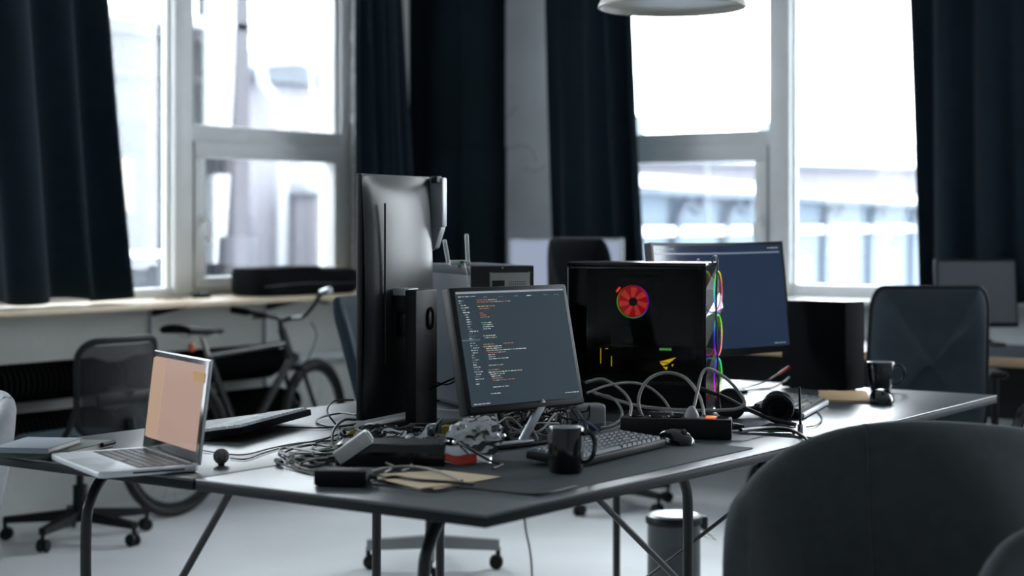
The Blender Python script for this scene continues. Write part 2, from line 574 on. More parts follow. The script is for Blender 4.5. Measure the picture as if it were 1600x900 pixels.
# ledges under the windows
sill = thing('trim_2', 'long pale plywood ledge under the left window', 'window ledge', kind='structure')
MB().box((-0.05, 4.115, 0.9275), (9.85, 0.47, 0.025), 0.003).build('ledge_board', M_PLY, sill)
for x in (2.95, 3.72):
    MB().box((x, 4.19, 0.60), (0.028, 0.02, 0.63), 0.003).build('upright', M_WALLR, sill)
    MB().prism([(3.93, 0.913), (4.195, 0.913), (4.195, 0.86)], -0.012, 0.012, T(x, 0, 0) @ Matrix(((0, 0, 1, 0), (1, 0, 0, 0), (0, 1, 0, 0), (0, 0, 0, 1)))).build('bracket', M_BLACK, sill)
struct('trim_3', MB().box((5.42, 2.0, 0.905), (0.26, 3.2, 0.03), 0.004), M_PVC, 'white sill board under the right window', 'window ledge', True)

# ================================================================== CURTAINS


def curtain(label, axis, off, e0, e1, ztop, zbot, folds, amp, seed, m=M_CURT):
    """e0/e1: edge position as function of height fraction (0 top, 1 bottom)."""
    rnd = random.Random(seed)
    ph = [rnd.uniform(0, 6.28) for _ in range(4)]
    NU, NV = folds * 12 + 1, 26

    def fn(u, v):
        z = ztop + (zbot - ztop) * v
        a = e0(v) + (e1(v) - e0(v)) * (u + 0.012 * math.sin(2 * math.pi * folds * u + 2 * v + ph[1]))
        s = math.sin(2 * math.pi * folds * (u + 0.06 * math.sin(3.1 * u + ph[0])) + ph[2] + 0.5 * v)
        d = amp * (0.55 + 0.45 * math.sin(5 * u + ph[3])) * (0.75 + 0.35 * v) * s + 0.012 * math.sin(9 * u + 4 * v + ph[1])
        z += 0.012 * math.sin(2 * math.pi * folds * 0.5 * u + ph[0]) * v if v > 0.96 else 0
        return (a, off + d, z) if axis == 'x' else (off + d, a, z)
    o = MB().grid(fn, NU, NV).build('curtain', m, None, True, 80)
    md = o.modifiers.new('cloth_thickness', 'SOLIDIFY')
    md.thickness = 0.006
    return tag(o, label, 'curtain', 'dark navy curtains at the windows')


L = lambda a, b: (lambda v: a + (b - a) * v)
curtain('dark navy curtain hanging over the left end of the left window', 'x', 4.05, L(1.2, 1.45), lambda v: 2.51 + 0.235 * v ** 1.3, 3.36, 0.962, 6, 0.05, 3)
curtain('dark navy curtain gathered behind the tall upright monitor', 'x', 4.06, L(4.235, 4.26), lambda v: 4.60 + 0.17 * v, 3.36, 0.962, 5, 0.045, 5)
curtain('dark navy curtain between the pale plaster strip and the lamp window', 'y', 5.24, L(3.52, 3.475), lambda v: 2.95 - 0.125 * v ** 1.6, 3.36, 0.94, 4, 0.055, 11)
curtain('dark navy curtain at the far right above the small monitor', 'y', 5.24, lambda v: 1.37 - 0.05 * v, L(0.2, 0.15), 3.36, 0.94, 6, 0.05, 17)

# ================================================================== OUTDOORS
gr = struct('ground', MB().box((20, 12, -3.2), (90, 80, 0.2)), M_SNOW, 'snow covered yard outside the windows', 'ground')

ba = thing('neighbour_building', 'pale rendered house wall with a lit window outside', 'building', (0, 0, 0))
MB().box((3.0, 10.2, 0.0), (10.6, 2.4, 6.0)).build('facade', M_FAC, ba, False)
MB().box((3.0, 8.98, 2.93), (10.7, 0.22, 0.12), 0.02).build('cornice', M_FAC, ba)
MB().box((3.0, 8.97, 2.55), (10.65, 0.1, 0.06), 0.01).build('string_course', M_FAC, ba)
MB().box((3.0, 10.1, 3.03), (10.7, 2.6, 0.10), 0.02).build('snowy_roof', M_SNOW, ba)
wf = MB().box((7.03, 8.99, 1.62), (0.50, 0.08, 1.10), 0.01).build('window_frame', M_EXTGLASS, ba)
MB().box((7.03, 8.945, 1.62), (0.42, 0.02, 1.02)).build('pane', M_EXTGLASS, wf)
MB().box((6.93, 8.93, 1.62), (0.20, 0.02, 0.42)).build('lit_curtain', M_GLOW, wf)
MB().box((7.03, 8.93, 1.05), (0.62, 0.14, 0.05), 0.01).build('window_sill', M_SNOW, ba)
MB().box((8.18, 8.9, 0.2), (0.20, 0.20, 6.4), 0.02).build('corner_pilaster', M_FACPINK, ba)
for x in (7.62, 7.86, 7.98):
    MB().box((x, 8.95, 0.4), (0.07, 0.1, 6.0), 0.01).build('pilaster_strip', M_EXTGLASS, ba)

bb = thing('low_house', 'low pale house with a wavy eave and white drainpipe outside', 'building', (0, 0, 0))
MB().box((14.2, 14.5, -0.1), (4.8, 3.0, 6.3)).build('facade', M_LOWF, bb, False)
MB().prism([(11.7, 3.05), (16.7, 3.05), (16.7, 3.22), (14.0, 3.18), (13.2, 3.30), (12.5, 3.2), (11.7, 3.16)], -16.0, -12.8, RX(90)).build('eave', M_EXTPANE, bb)
MB().prism([(11.7, 3.17), (12.5, 3.21), (13.2, 3.31), (14.0, 3.19), (16.7, 3.23), (16.7, 3.42), (13.2, 3.5), (11.7, 3.33)], -16.0, -12.9, RX(90)).build('snowy_roof', M_SNOW, bb)
MB().tube(smooth_path([(12.45, 12.75, 3.2), (12.45, 12.7, 3.0), (12.75, 12.7, 2.65), (12.8, 12.7, 2.3), (12.8, 12.75, -2.9)]), 0.07, 10).build('drainpipe', M_SNOW, bb)
wf = MB().box((12.35, 12.98, 1.0), (0.3, 0.08, 0.9)).build('window_frame', M_LOWF, bb, False)
MB().box((12.35, 12.93, 1.0), (0.22, 0.02, 0.8)).build('pane', M_EXTPANE, wf, False)
MB().box((13.9, 12.6, -0.6), (1.3, 0.7, 4.6)).build('porch', M_LOWF, bb, False)
MB().box((13.9, 12.55, 1.75), (1.5, 0.9, 0.16), 0.03).build('porch_snow', M_SNOW, bb)

sh = thing('long_shed', 'long shed with snowy roof and blue grey cladding outside', 'building', (13.15, 7.76, 0), 12.8)
AX = Matrix(((0, 0, 1, 0), (1, 0, 0, 0), (0, 1, 0, 0), (0, 0, 0, 1)))
MB().box((8.6, 1.8, -0.75), (18.2, 3.6, 4.8)).build('facade', M_FACBLUE, sh, False)
MB().prism([(-0.45, 1.68), (3.8, 1.92), (3.8, 2.02), (-0.45, 1.80)], -0.7, 18.0, AX).build('snowy_roof', M_SNOW, sh)
MB().box((8.6, -0.3, 1.64), (18.6, 0.3, 0.07), 0.01).build('gutter', M_EXTDARK, sh)
MB().box((8.6, -0.04, 1.22), (18.2, 0.1, 0.10)).build('ledge', M_SNOW, sh)
for x in (1.2, 3.2, 5.6, 8.6, 12.0, 16.0):
    MB().tube(smooth_path([(x, -0.3, 1.6), (x + 0.02, -0.28, 1.45), (x - 0.25, -0.08, 1.15), (x - 0.25, -0.08, -2.8)]), 0.06, 8).build('drainpipe', M_EXTDARK, sh)
for i, x in enumerate((0.4, 2.2, 4.3, 6.8, 9.8, 13.4)):
    f = MB().box((x, -0.03, 0.45), (1.2, 0.08, 0.7)).build('window_frame', M_SNOW, sh, False)
    for q in (-0.38, 0.0, 0.38):
        MB().box((x + q, -0.08, 0.45), (0.16, 0.02, 0.55)).build('pane', M_EXTPANE, f, False)

fb = thing('distant_building', 'distant pale building with snowy roof and chimneys', 'building', (37, 16.5, 0), -18)
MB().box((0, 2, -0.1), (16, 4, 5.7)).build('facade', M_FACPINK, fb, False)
MB().prism([(-0.3, 2.74), (2, 3.5), (4.3, 2.74)], -8.2, 8.2, Matrix(((0, 0, 1, 0), (1, 0, 0, 0), (0, 1, 0, 0), (0, 0, 0, 1)))).build('snowy_roof', M_SNOW, fb)
MB().box((0, -0.28, 2.72), (16.2, 0.1, 0.09)).build('gutter', M_EXTDARK, fb, False)
for x in (-5.5, -1.2, 1.6, 5.0):
    MB().box((x, 1.6, 3.5), (0.35, 0.35, 0.8), 0.03).build('chimney', M_FACBLUE, fb)
for i in range(12):
    MB().box((-7.2 + i * 1.3, -0.03, 1.9), (0.45, 0.1, 0.35)).build('window', M_EXTPANE, fb, False)

# ================================================================== LEDGE THINGS, RADIATORS
bagp = thing('soft_case', 'long black soft case lying on the window ledge', 'case', (3.46, 4.12, 0.941), 0)


def pillow(mb, x0, x1, y0, y1, z0, z1, r, wob, seed):
    rnd = random.Random(seed)
    poly = round_rect(x1 - x0, y1 - y0, r, 5, (x0 + x1) / 2, (y0 + y1) / 2)
    prof = [(0.90, 0.0), (0.98, 0.06), (1.0, 0.2), (1.0, 0.8), (0.98, 0.94), (0.9, 1.0), (0.0, 1.0)]
    vs, fs = [], []
    n = len(poly)
    cx, cy = (x0 + x1) / 2, (y0 + y1) / 2
    prof = [(0.0, 0.0)] + prof
    for s, q in prof:
        for (x, y) in poly:
            zz = z0 + (z1 - z0) * q + wob * math.sin(7 * x + seed) * q
            vs.append((cx + (x - cx) * s, cy + (y - cy) * s, zz))
    for k in range(len(prof) - 1):
        for i in range(n):
            j = (i + 1) % n
            fs.append((k * n + i, k * n + j, (k + 1) * n + j, (k + 1) * n + i))
    t = bmesh.new()
    bv = [t.verts.new(v) for v in vs]
    for f in fs:
        t.faces.new([bv[i] for i in f])
    bmesh.ops.remove_doubles(t, verts=t.verts, dist=1e-5)
    mb.add(t)
    return mb


pillow(MB(), 0.0, 0.77, -0.15, 0.12, 0.0, 0.128, 0.10, 0.004, 2).build('bag_body', M_MATTE, bagp)
pillow(MB(), 0.01, 0.50, -0.14, 0.11, 0.124, 0.142, 0.09, 0.003, 4).build('folded_flap', M_MATTE, bagp)
MB().tube(smooth_path([(0.02, -0.152, 0.05), (0.3, -0.156, 0.06), (0.5, -0.156, 0.055), (0.75, -0.152, 0.05)]), 0.004, 6).build('zip', M_TUBE, bagp)

pn = thing('pencil', 'wooden pencil lying on the ledge by the window mullion', 'pencil', (2.98, 4.2, 0.945), 4)
MB().tube([(0, 0, 0), (0.17, 0, 0)], 0.004, 6).build('shaft', M_OAK, pn)
MB().tube([(0.17, 0, 0), (0.185, 0, 0)], [0.004, 0.0008], 6).build('tip', M_BLACK, pn)
sm = thing('small_charger', 'small black charger on the ledge below the window mullion', 'charger', (3.25, 4.17, 0.94), 10)
MB().box((0, 0, 0.014), (0.10, 0.05, 0.028), 0.008).build('charger_body', M_BLACK, sm)
MB().tube(smooth_path([(-0.05, 0, 0.012), (-0.1, 0.02, 0.006), (-0.17, 0.0, 0.004), (-0.25, 0.03, 0.004)]), 0.003, 6).build('cord', M_CABLE, sm)


def finned(label, x0, x1, z, grp):
    t = thing('tube_radiator', label, 'radiator', (x0, 4.08, z), 0, grp)
    ln = x1 - x0
    prof = [(0.0, 0.0), (0.035, 0.0), (0.035, 0.03)]
    n = int((ln - 0.08) / 0.03)
    for i in range(n):
        a = 0.04 + i * 0.03
        rr = 0.086 * min(1, 0.8 + 0.1 * min(i, n - 1 - i))
        prof += [(0.05, a), (rr - 0.005, a + 0.004), (rr, a + 0.01), (rr - 0.005, a + 0.017), (0.05, a + 0.022)]
    prof += [(0.035, ln - 0.03), (0.035, ln), (0.0, ln)]
    MB().lathe(prof, 18, RY(90)).build('finned_tube', M_RADI, t, True, 60)
    for a in (0.0, ln - 0.014):
        MB().lathe([(0, a), (0.06, a), (0.06, a + 0.014), (0, a + 0.014)], 16, RY(90)).build('flange', M_RADI, t)
    MB().box((0.12, 0.07, 0), (0.03, 0.1, 0.03)).build('wall_bracket', M_RADI, t)
    return t


finned('upper black ribbed radiator tube behind the leaning bicycle', 2.66, 3.76, 0.615, 'ribbed tube radiators under the ledge')
finned('lower black ribbed radiator tube behind the leaning bicycle', 2.66, 3.80, 0.40, 'ribbed tube radiators under the ledge')
finned('upper black ribbed radiator tube behind the mesh chair', 1.85, 2.62, 0.615, 'ribbed tube radiators under the ledge')
finned('lower black ribbed radiator tube behind the mesh chair', 1.85, 2.62, 0.40, 'ribbed tube radiators under the ledge')
finned('upper black ribbed radiator tube at the left edge of the picture', 1.1, 1.81, 0.615, 'ribbed tube radiators under the ledge')
finned('lower black ribbed radiator tube at the left edge of the picture', 1.1, 1.81, 0.40, 'ribbed tube radiators under the ledge')
for i, z in enumerate((0.60, 0.26)):
    o = MB().tube([(3.82, 4.15, z), (4.85, 4.15, z)], 0.022, 10).build('heating_pipe', M_WALLR)
    tag(o, 'white heating pipe along the wall above the bicycle wheel' if i == 0 else 'white heating pipe low along the wall near the floor', 'pipe', 'white heating pipes')

# ================================================================== BICYCLE
bike = thing('bicycle', 'black bicycle leaning under the plywood ledge', 'bicycle', (2.66, 3.72, 0), 0)
WR = 0.32


def wheel(cx, steer, nm, cy=0.0):
    m = T(cx, cy, WR) @ RZ(steer)
    circ = lambda r: [(r * math.cos(2 * math.pi * i / 40), 0, r * math.sin(2 * math.pi * i / 40)) for i in range(40)]
    w = MB().tube(circ(WR - 0.022), 0.022, 8, True, m).build(nm, M_RUBBER, bike)
    MB().tube(circ(WR - 0.052), 0.011, 6, True, m).build('rim', M_TUBE, w)
    sp = MB()
    for i in range(20):
        a = 2 * math.pi * i / 20
        sgn = 0.025 if i % 2 else -0.025
        sp.tube([(0.02 * math.cos(a + 0.9), sgn, 0.02 * math.sin(a + 0.9)), ((WR - 0.055) * math.cos(a), 0, (WR - 0.055) * math.sin(a))], 0.0013, 4, False, m)
    tag(sp.build('spokes', M_STEEL, w), kind='stuff')
    MB().tube([(0, -0.05, 0), (0, 0.05, 0)], 0.022, 10, False, m).build('hub', M_TUBE, w)
    return w


wheel(0.0, 0, 'rear_wheel')
wheel(0.957, 14, 'front_wheel', 0.048)
BB = (0.42, 0, 0.27)
ST = (0.20, 0, 0.70)
HT, HL = (0.68, 0, 0.80), (0.76, 0, 0.62)
fr = MB()
fr.tube([BB, ST], 0.016, 10).tube([ST, (0.69, 0, 0.73)], 0.015, 10).tube([BB, (0.745, 0, 0.655)], 0.019, 10).tube([HT, HL], 0.02, 10)
for s in (-1, 1):
    fr.tube([(0.40, 0.02 * s, 0.27), (0.0, 0.06 * s, WR)], 0.009, 8).tube([(0.20, 0.015 * s, 0.68), (0.0, 0.06 * s, WR)], 0.008, 8)
fr.build('frame', M_BIKE, bike)
fk = MB()
fm = T(0.765, 0, 0.61) @ RZ(14)
for s_ in (-1, 1):
    fk.tube(smooth_path([(0.0, 0.05 * s_, 0.0), (0.035, 0.055 * s_, -0.08), (0.135, 0.055 * s_, -0.23), (0.198, 0.055 * s_, WR - 0.61)]), 0.011, 8, False, fm)
fk.tube([(0.0, -0.055, 0.0), (0.0, 0.055, 0.0)], 0.014, 8, False, fm)
fk.build('fork', M_BIKE, bike)
MB().tube([ST, (0.165, 0, 0.79)], 0.012, 8).build('seat_post', M_STEEL, bike)


def saddle(u, v):
    x = -0.14 + 0.28 * u
    w = 0.078 * (1 - u) ** 0.8 + 0.024
    a = math.pi * v
    return (0.14 + x, w * math.cos(a), 0.805 + 0.02 * (1 - u) + 0.03 * math.sin(a) * (0.6 + 0.4 * (1 - u)))


MB().grid(saddle, 14, 10).build('saddle', M_BLACKSOFT, bike).modifiers.new('padding', 'SOLIDIFY').thickness = 0.026
MB().tube(smooth_path([(0.05, 0.03, 0.80), (0.14, 0.022, 0.785), (0.24, 0.015, 0.80)]), 0.0035, 6).tube(smooth_path([(0.05, -0.03, 0.80), (0.14, -0.022, 0.785), (0.24, -0.015, 0.80)]), 0.0035, 6).build('saddle_rails', M_STEEL, bike)
MB().box((0.10, 0, 0.745), (0.03, 0.02, 0.035), 0.006).build('rear_reflector', mat('orange_reflector', rgb(190, 80, 40), 0.3), bike)
stem = MB().tube([HT, (0.67, 0, 0.84), (0.74, 0, 0.85)], 0.015, 10).build('stem', M_BIKE, bike)
hs = T(0.74, 0, 0.85) @ RZ(2)
hb = MB().tube(smooth_path([(-0.06, 0.30, 0.03), (-0.04, 0.22, 0.02), (0, 0.08, 0.0), (0, 0, 0), (0, -0.08, 0.01), (-0.01, -0.16, 0.07), (-0.03, -0.22, 0.125), (-0.05, -0.28, 0.14)]), 0.011, 8, False, hs).build('handlebar', M_BIKE, bike)
MB().tube([(-0.032, -0.225, 0.126), (-0.053, -0.29, 0.142)], 0.017, 10, False, hs).build('grip', M_CHROME, bike)
MB().tube([(-0.045, 0.23, 0.021), (-0.065, 0.32, 0.032)], 0.017, 10, False, hs).build('grip', M_BLACK, bike)
for s, z in ((-1, 0.085), (1, 0.01)):
    MB().tube(smooth_path([(0.0, 0.17 * s, z), (0.05, 0.2 * s, z - 0.012), (0.04, 0.28 * s, z - 0.02)]), 0.006, 6, False, hs).build('brake_lever', M_TUBE, bike)
MB().tube(smooth_path([(0.78, -0.1, 0.83), (0.86, -0.06, 0.76), (0.85, -0.02, 0.66), (0.80, 0.0, 0.58)]), 0.003, 6).build('brake_cable', M_CABLE, bike)
MB().box((0.78, 0, 0.66), (0.03, 0.025, 0.045), 0.006).build('front_lamp', M_TUBE, bike)
ck = MB().lathe([(0, -0.006), (0.085, -0.006), (0.085, 0.0), (0, 0.0)], 28, T(BB[0], -0.045, BB[2]) @ RX(90)).build('chainring', M_TUBE, bike)
MB().tube([(BB[0], -0.06, BB[2]), (BB[0] + 0.12, -0.065, BB[2] - 0.11)], 0.009, 8).tube([(BB[0], 0.06, BB[2]), (BB[0] - 0.12, 0.065, BB[2] + 0.11)], 0.009, 8).build('cranks', M_TUBE, bike)
for p in ((BB[0] + 0.12, -0.11, BB[2] - 0.11), (BB[0] - 0.12, 0.11, BB[2] + 0.11)):
    MB().box(p, (0.085, 0.07, 0.02), 0.005).build('pedal', M_BLACK, bike)
ch = [(BB[0] + 0.085 * math.cos(R(a)), -0.048, BB[2] + 0.085 * math.sin(R(a))) for a in range(-90, 91, 20)] + [(0.035 * math.cos(R(a)), -0.048, WR + 0.035 * math.sin(R(a))) for a in range(90, 271, 30)]
MB().tube(ch, 0.004, 5, True).build('chain', M_STEEL, bike)
MB().tube([(0.38, 0.05, 0.25), (0.30, 0.16, 0.01)], 0.007, 6).build('kickstand', M_TUBE, bike)


# ================================================================== OFFICE CHAIRS
def star_base(t, z_seat, r=0.31, m_leg=M_BLACK, flat=False, spokes=5, a0=18, zl=0.075):
    MB().tube([(0, 0, zl), (0, 0, z_seat * 0.62)], 0.030, 14).tube([(0, 0, z_seat * 0.6), (0, 0, z_seat)], 0.016, 12).build('gas_column', M_BLACK, t)
    for i in range(spokes):
        a = a0 + i * 360 / spokes
        mm = RZ(a)
        lg = MB().raw([(0.02, -0.024, zl + 0.005), (0.02, 0.024, zl + 0.005), (0.02, 0.022, zl + 0.05), (0.02, -0.022, zl + 0.05),
                       (r, -0.015, zl - 0.005), (r, 0.015, zl - 0.005), (r, 0.014, zl + (0.034 if flat else 0.02)), (r, -0.014, zl + (0.034 if flat else 0.02))],
                      [(0, 3, 2, 1), (4, 5, 6, 7), (0, 1, 5, 4), (1, 2, 6, 5), (2, 3, 7, 6), (3, 0, 4, 7)], mm).build('base_leg', m_leg, t, True, 30)
        cs = MB()
        for s in (-1, 1):
            cs.lathe([(0, -0.009), (0.022, -0.009), (0.026, -0.005), (0.026, 0.005), (0.022, 0.009), (0, 0.009)], 14, mm @ T(r - 0.012, s * 0.014, 0.026) @ RX(90))
        cs.tube([(0, 0, 0.03), (0, 0, zl + 0.005)], 0.009, 8, False, mm @ T(r - 0.005, 0, 0))
        cs.build('caster', M_BLACK, lg)


def seat_cushion(t, m, z, w=0.47, d=0.45, th=0.06, y0=0.0):
    mb = MB()
    poly = round_rect(w, d, 0.12, 6, 0, y0)
    prof = [(0.0, 0), (0.9, 0), (0.98, 0.2), (1, 0.5), (0.98, 0.82), (0.9, 0.97), (0.6, 1.02), (0, 1.0)]
    vs, fs, n = [], [], len(poly)
    for s, q in prof:
        for x, y in poly:
            vs.append((x * s, y0 + (y - y0) * s, z - th + th * q))
    for k in range(len(prof) - 1):
        for i in range(n):
            j = (i + 1) % n
            fs.append((k * n + i, k * n + j, (k + 1) * n + j, (k + 1) * n + i))
    tb = bmesh.new()
    bv = [tb.verts.new(v) for v in vs]
    for f in fs:
        tb.faces.new([bv[i] for i in f])
    bmesh.ops.remove_doubles(tb, verts=tb.verts, dist=1e-5)
    return mb.add(tb).build('seat', m, t)


def mesh_chair(label, loc, rz, grp):
    t = thing('mesh_chair', label, 'chair', loc, rz, grp)
    star_base(t, 0.36, 0.31)
    seat_cushion(t, M_SEAT, 0.435, 0.48, 0.44, 0.07)
    MB().box((0, 0, 0.345), (0.2, 0.22, 0.03), 0.01).build('seat_plate', M_BLACK, t)

    def bp(x, z):   # the backrest curves round the sitter
        return (x, 0.235 + 0.06 * (1 - (x / 0.23) ** 2) * 0.6 - 0.05 * abs(x / 0.23) ** 2 + 0.05 * (z - 0.45), z)
    ring = [bp(x, z) for x, z in round_rect(0.44, 0.38, 0.07, 6, 0, 0.635)]
    ring = [(x * (0.92 + 0.2 * (z - 0.445)), y, z + 0.012 * math.cos(x * 6)) for x, y, z in ring]
    MB().tube(ring, 0.014, 8, True).build('back_frame', M_BLACK, t)

    def pn_(u, v):
        z = 0.455 + 0.36 * v
        x = (u - 0.5) * 0.42 * (0.92 + 0.2 * (z - 0.445))
        return bp(x, z)
    MB().grid(pn_, 15, 9).build('mesh_panel', M_MESH, t)
    MB().tube(smooth_path([(0, 0.02, 0.345), (0, 0.2, 0.35), (0, 0.29, 0.42), (0, 0.285, 0.52)]), 0.018, 8).build('back_bar', M_BLACK, t)
    MB().box((0, 0.272, 0.60), (0.34, 0.012, 0.05), 0.005).build('lumbar_bar', M_BLACK, t)
    for s in (-1, 1):
        MB().tube(smooth_path([(0.2 * s, 0.06, 0.36), (0.245 * s, 0.12, 0.40), (0.245 * s, 0.2, 0.5), (0.225 * s, 0.22, 0.6)]), 0.012, 8).build('side_bar', M_BLACK, t)
    return t


mesh_chair('black mesh backed chair with blue grey seat behind the laptop', (2.05, 3.63, 0), 184, 'mesh chairs along the window ledge')
mesh_chair('black mesh backed chair cut off by the left edge below the ledge', (1.27, 3.66, 0.0), 176, 'mesh chairs along the window ledge')


def office_chair(label, loc, rz, m_up, top, wt, wb, base_mat=M_BLACK, arms=None, spokes=5, a0=18, rim=None, flat=False, r=0.31, seat_z=0.46, lean=0.12, zb=0.47, th=0.055):
    """Upholstered swivel chair, sitter faces local -y; back panel wt wide at the top, wb at the bottom."""
    t = thing('office_chair', label, 'chair', loc, rz)
    star_base(t, seat_z - 0.07, r, base_mat, flat, spokes, a0)
    seat_cushion(t, m_up, seat_z, 0.48, 0.46, 0.07)
    MB().box((0, 0, seat_z - 0.085), (0.22, 0.24, 0.03), 0.01).build('seat_plate', M_BLACK, t)
    H = top - zb
    poly = round_rect(1.0, H, 0.09, 6, 0, zb + H / 2)

    def place(x, z, s, yy):
        q = (z - zb) / H
        w = wb + (wt - wb) * q
        return (x * w * s, 0.22 + lean * q + yy - 0.08 * (x * s * 2) ** 2 * 0.5, zb + H / 2 + (z - zb - H / 2) * s)
    vs, fs = [], []
    n = len(poly)
    prof = [(0.0, -th * 0.5), (0.2, -th * 0.5), (0.4, -th * 0.51), (0.6, -th * 0.52), (0.8, -th * 0.48), (0.93, -th * 0.42), (0.99, -th * 0.2), (1, 0), (0.99, th * 0.2), (0.94, th * 0.42), (0.8, th * 0.46), (0.6, th * 0.5), (0.4, th * 0.5), (0.2, th * 0.5), (0.0, th * 0.5)]
    poly = [(math.copysign(min(abs(x), 0.5), x), z) for x, z in poly]
    for s, yy in prof:
        for x, z in poly:
            vs.append(place(x, z, s, yy))
    for k in range(len(prof) - 1):
        for i in range(n):
            j = (i + 1) % n
            fs.append((k * n + i, k * n + j, (k + 1) * n + j, (k + 1) * n + i))
    tb = bmesh.new()
    bv = [tb.verts.new(v) for v in vs]
    for f in fs:
        tb.faces.new([bv[i] for i in f])
    bmesh.ops.remove_doubles(tb, verts=tb.verts, dist=1e-5)
    MB().add(tb).build('backrest', m_up, t)
    if rim:
        MB().tube([place(x, z, 1.0, 0.0) for x, z in poly], 0.012, 8, True).build('back_rim', rim, t)
    MB().tube(smooth_path([(0, 0.05, seat_z - 0.085), (0, 0.22, seat_z - 0.075), (0, 0.29, seat_z), (0, 0.285, seat_z + 0.14)]), 0.02, 8).build('back_bar', M_BLACK, t)
    if arms == 'pad':
        for s in (-1, 1):
            a = MB().tube(smooth_path([(0.18 * s, 0.05, seat_z - 0.075), (0.29 * s, 0.05, seat_z - 0.05), (0.30 * s, 0.05, seat_z + 0.08), (0.30 * s, 0.05, seat_z + 0.22)]), 0.016, 8).build('armrest', M_BLACK, t)
            MB().box((0.30 * s, 0.02, seat_z + 0.235), (0.075, 0.24, 0.028), 0.012).build('arm_pad', M_BLACKSOFT, a)
    if arms == 'loop':
        for s in (-1, 1):
            a = MB().tube(smooth_path([(0.2 * s, 0.14, seat_z - 0.07), (0.30 * s, 0.16, seat_z + 0.02), (0.31 * s, 0.12, seat_z + 0.18), (0.31 * s, -0.02, seat_z + 0.235), (0.31 * s, -0.14, seat_z + 0.17), (0.30 * s, -0.16, seat_z + 0.02), (0.2 * s, -0.12, seat_z - 0.07)]), 0.02, 8).build('armrest', M_GLOSSBLK, t)
    return t


office_chair('dark grey high backed office chair beside the small black cabinet', (4.0, 0.80, 0), 122, M_DARKUP, 1.05, 0.44, 0.47, arms='pad', rim=M_BLACKSOFT)
office_chair('navy shell backed chair mostly hidden by the tall upright monitor', (2.43, 2.07, 0), 14, M_NAVY, 1.03, 0.52, 0.32, base_mat=M_GREYPL, spokes=4, a0=22, flat=True, r=0.25, lean=0.1)
office_chair('narrow black chair back in front of the silver far monitor', (4.02, 2.30, 0), 96, M_MATTE, 1.235, 0.30, 0.42, lean=0.14)
office_chair('glossy black armchair cut off at the right edge past the desk corner', (3.42, -0.18, 0), 150, M_BLACKSOFT, 0.86, 0.42, 0.44, arms='loop')


# ================================================================== TUB CHAIRS
def tub_chair(label, loc, rz, m_felt, zb=0.87, za=0.64, rad=0.345, span=128, seat_z=0.44):
    """Felt shell chair; the sitter faces local -y."""
    t = thing('tub_chair', label, 'chair', loc, rz)
    th = 0.05

    def rim_z(a):
        q = abs(a) / span
        return za + (zb - za) * (0.5 + 0.5 * math.cos(math.pi * min(1, q ** 1.7))) - 0.13 * max(0.0, (q - 0.86) / 0.14) ** 2.2

    def pos(a, rr, z):
        ra = R(a)
        ex = 1.0 + 0.12 * max(0, -math.cos(ra))
        return (rr * math.sin(ra), rr * math.cos(ra) * ex, z)

    def fn(u, v):
        a = -span + 2 * span * u
        zt = rim_z(a)
        z0 = seat_z - 0.10
        prof = []
        nO = 9
        # outside up, round rim, inside down
        if v < 0.45:
            q = v / 0.45
            z = z0 + (zt - 0.03 - z0) * q
            rr = rad - 0.10 * (1 - q) ** 1.6
        elif v < 0.6:
            q = (v - 0.45) / 0.15 * math.pi
            z = zt - 0.03 + 0.03 * math.sin(q)
            rr = rad - th / 2 + th / 2 * math.cos(q)
        else:
            q = (v - 0.6) / 0.4
            z = (zt - 0.03) + (seat_z - 0.02 - (zt - 0.03)) * q
            rr = rad - th - 0.085 * q ** 1.5
        end = max(0.0, (abs(a) / span - 0.93) / 0.07)
        return pos(a, rr - 0.0 * end, z)
    NU, NV = 61, 41
    mb = MB().grid(fn, NU, NV)
    bmh = mb.bm
    bmh.verts.ensure_lookup_table()
    for i in (0, NU - 1):
        loop = [bmh.verts[i * NV + j] for j in range(NV)]
        try:
            bmh.faces.new(loop)
        except ValueError:
            pass
    mb.build('shell', m_felt, t, True, 70)
    # piped seams on the inside of the shell
    for a in (-46, 46):
        pts = []
        for j in range(12):
            v = 0.5 + 0.45 * j / 11
            u = (a + span) / (2 * span)
            p = Vector(fn(u, v))
            pts.append(p)
        MB().tube(pts, 0.0035, 6).build('seam', m_felt, t)
    MB().lathe([(0, seat_z - 0.11), (rad - 0.11, seat_z - 0.11), (rad - 0.085, seat_z - 0.08), (rad - 0.08, seat_z - 0.01), (rad - 0.11, seat_z + 0.02), (0, seat_z + 0.03)], 36).build('seat', m_felt, t)
    for a in (45, 135, 225, 315):
        c, s = math.cos(R(a)), math.sin(R(a))
        MB().tube([(0.17 * c, 0.17 * s, seat_z - 0.11), (0.26 * c, 0.26 * s, 0.0)], [0.017, 0.010], 10).build('leg', M_TUBE, t)
    return t


tub_chair('charcoal felt tub chair in the right foreground', (0.62, -0.595, 0), -97, M_TUB, 0.87, 0.715, 0.36, 132)
tub_chair('light grey felt tub chair at the left edge beyond the desk', (0.10, 2.075, 0), -80, M_TUBG, 0.84, 0.66, 0.33)

# ================================================================== DESKS


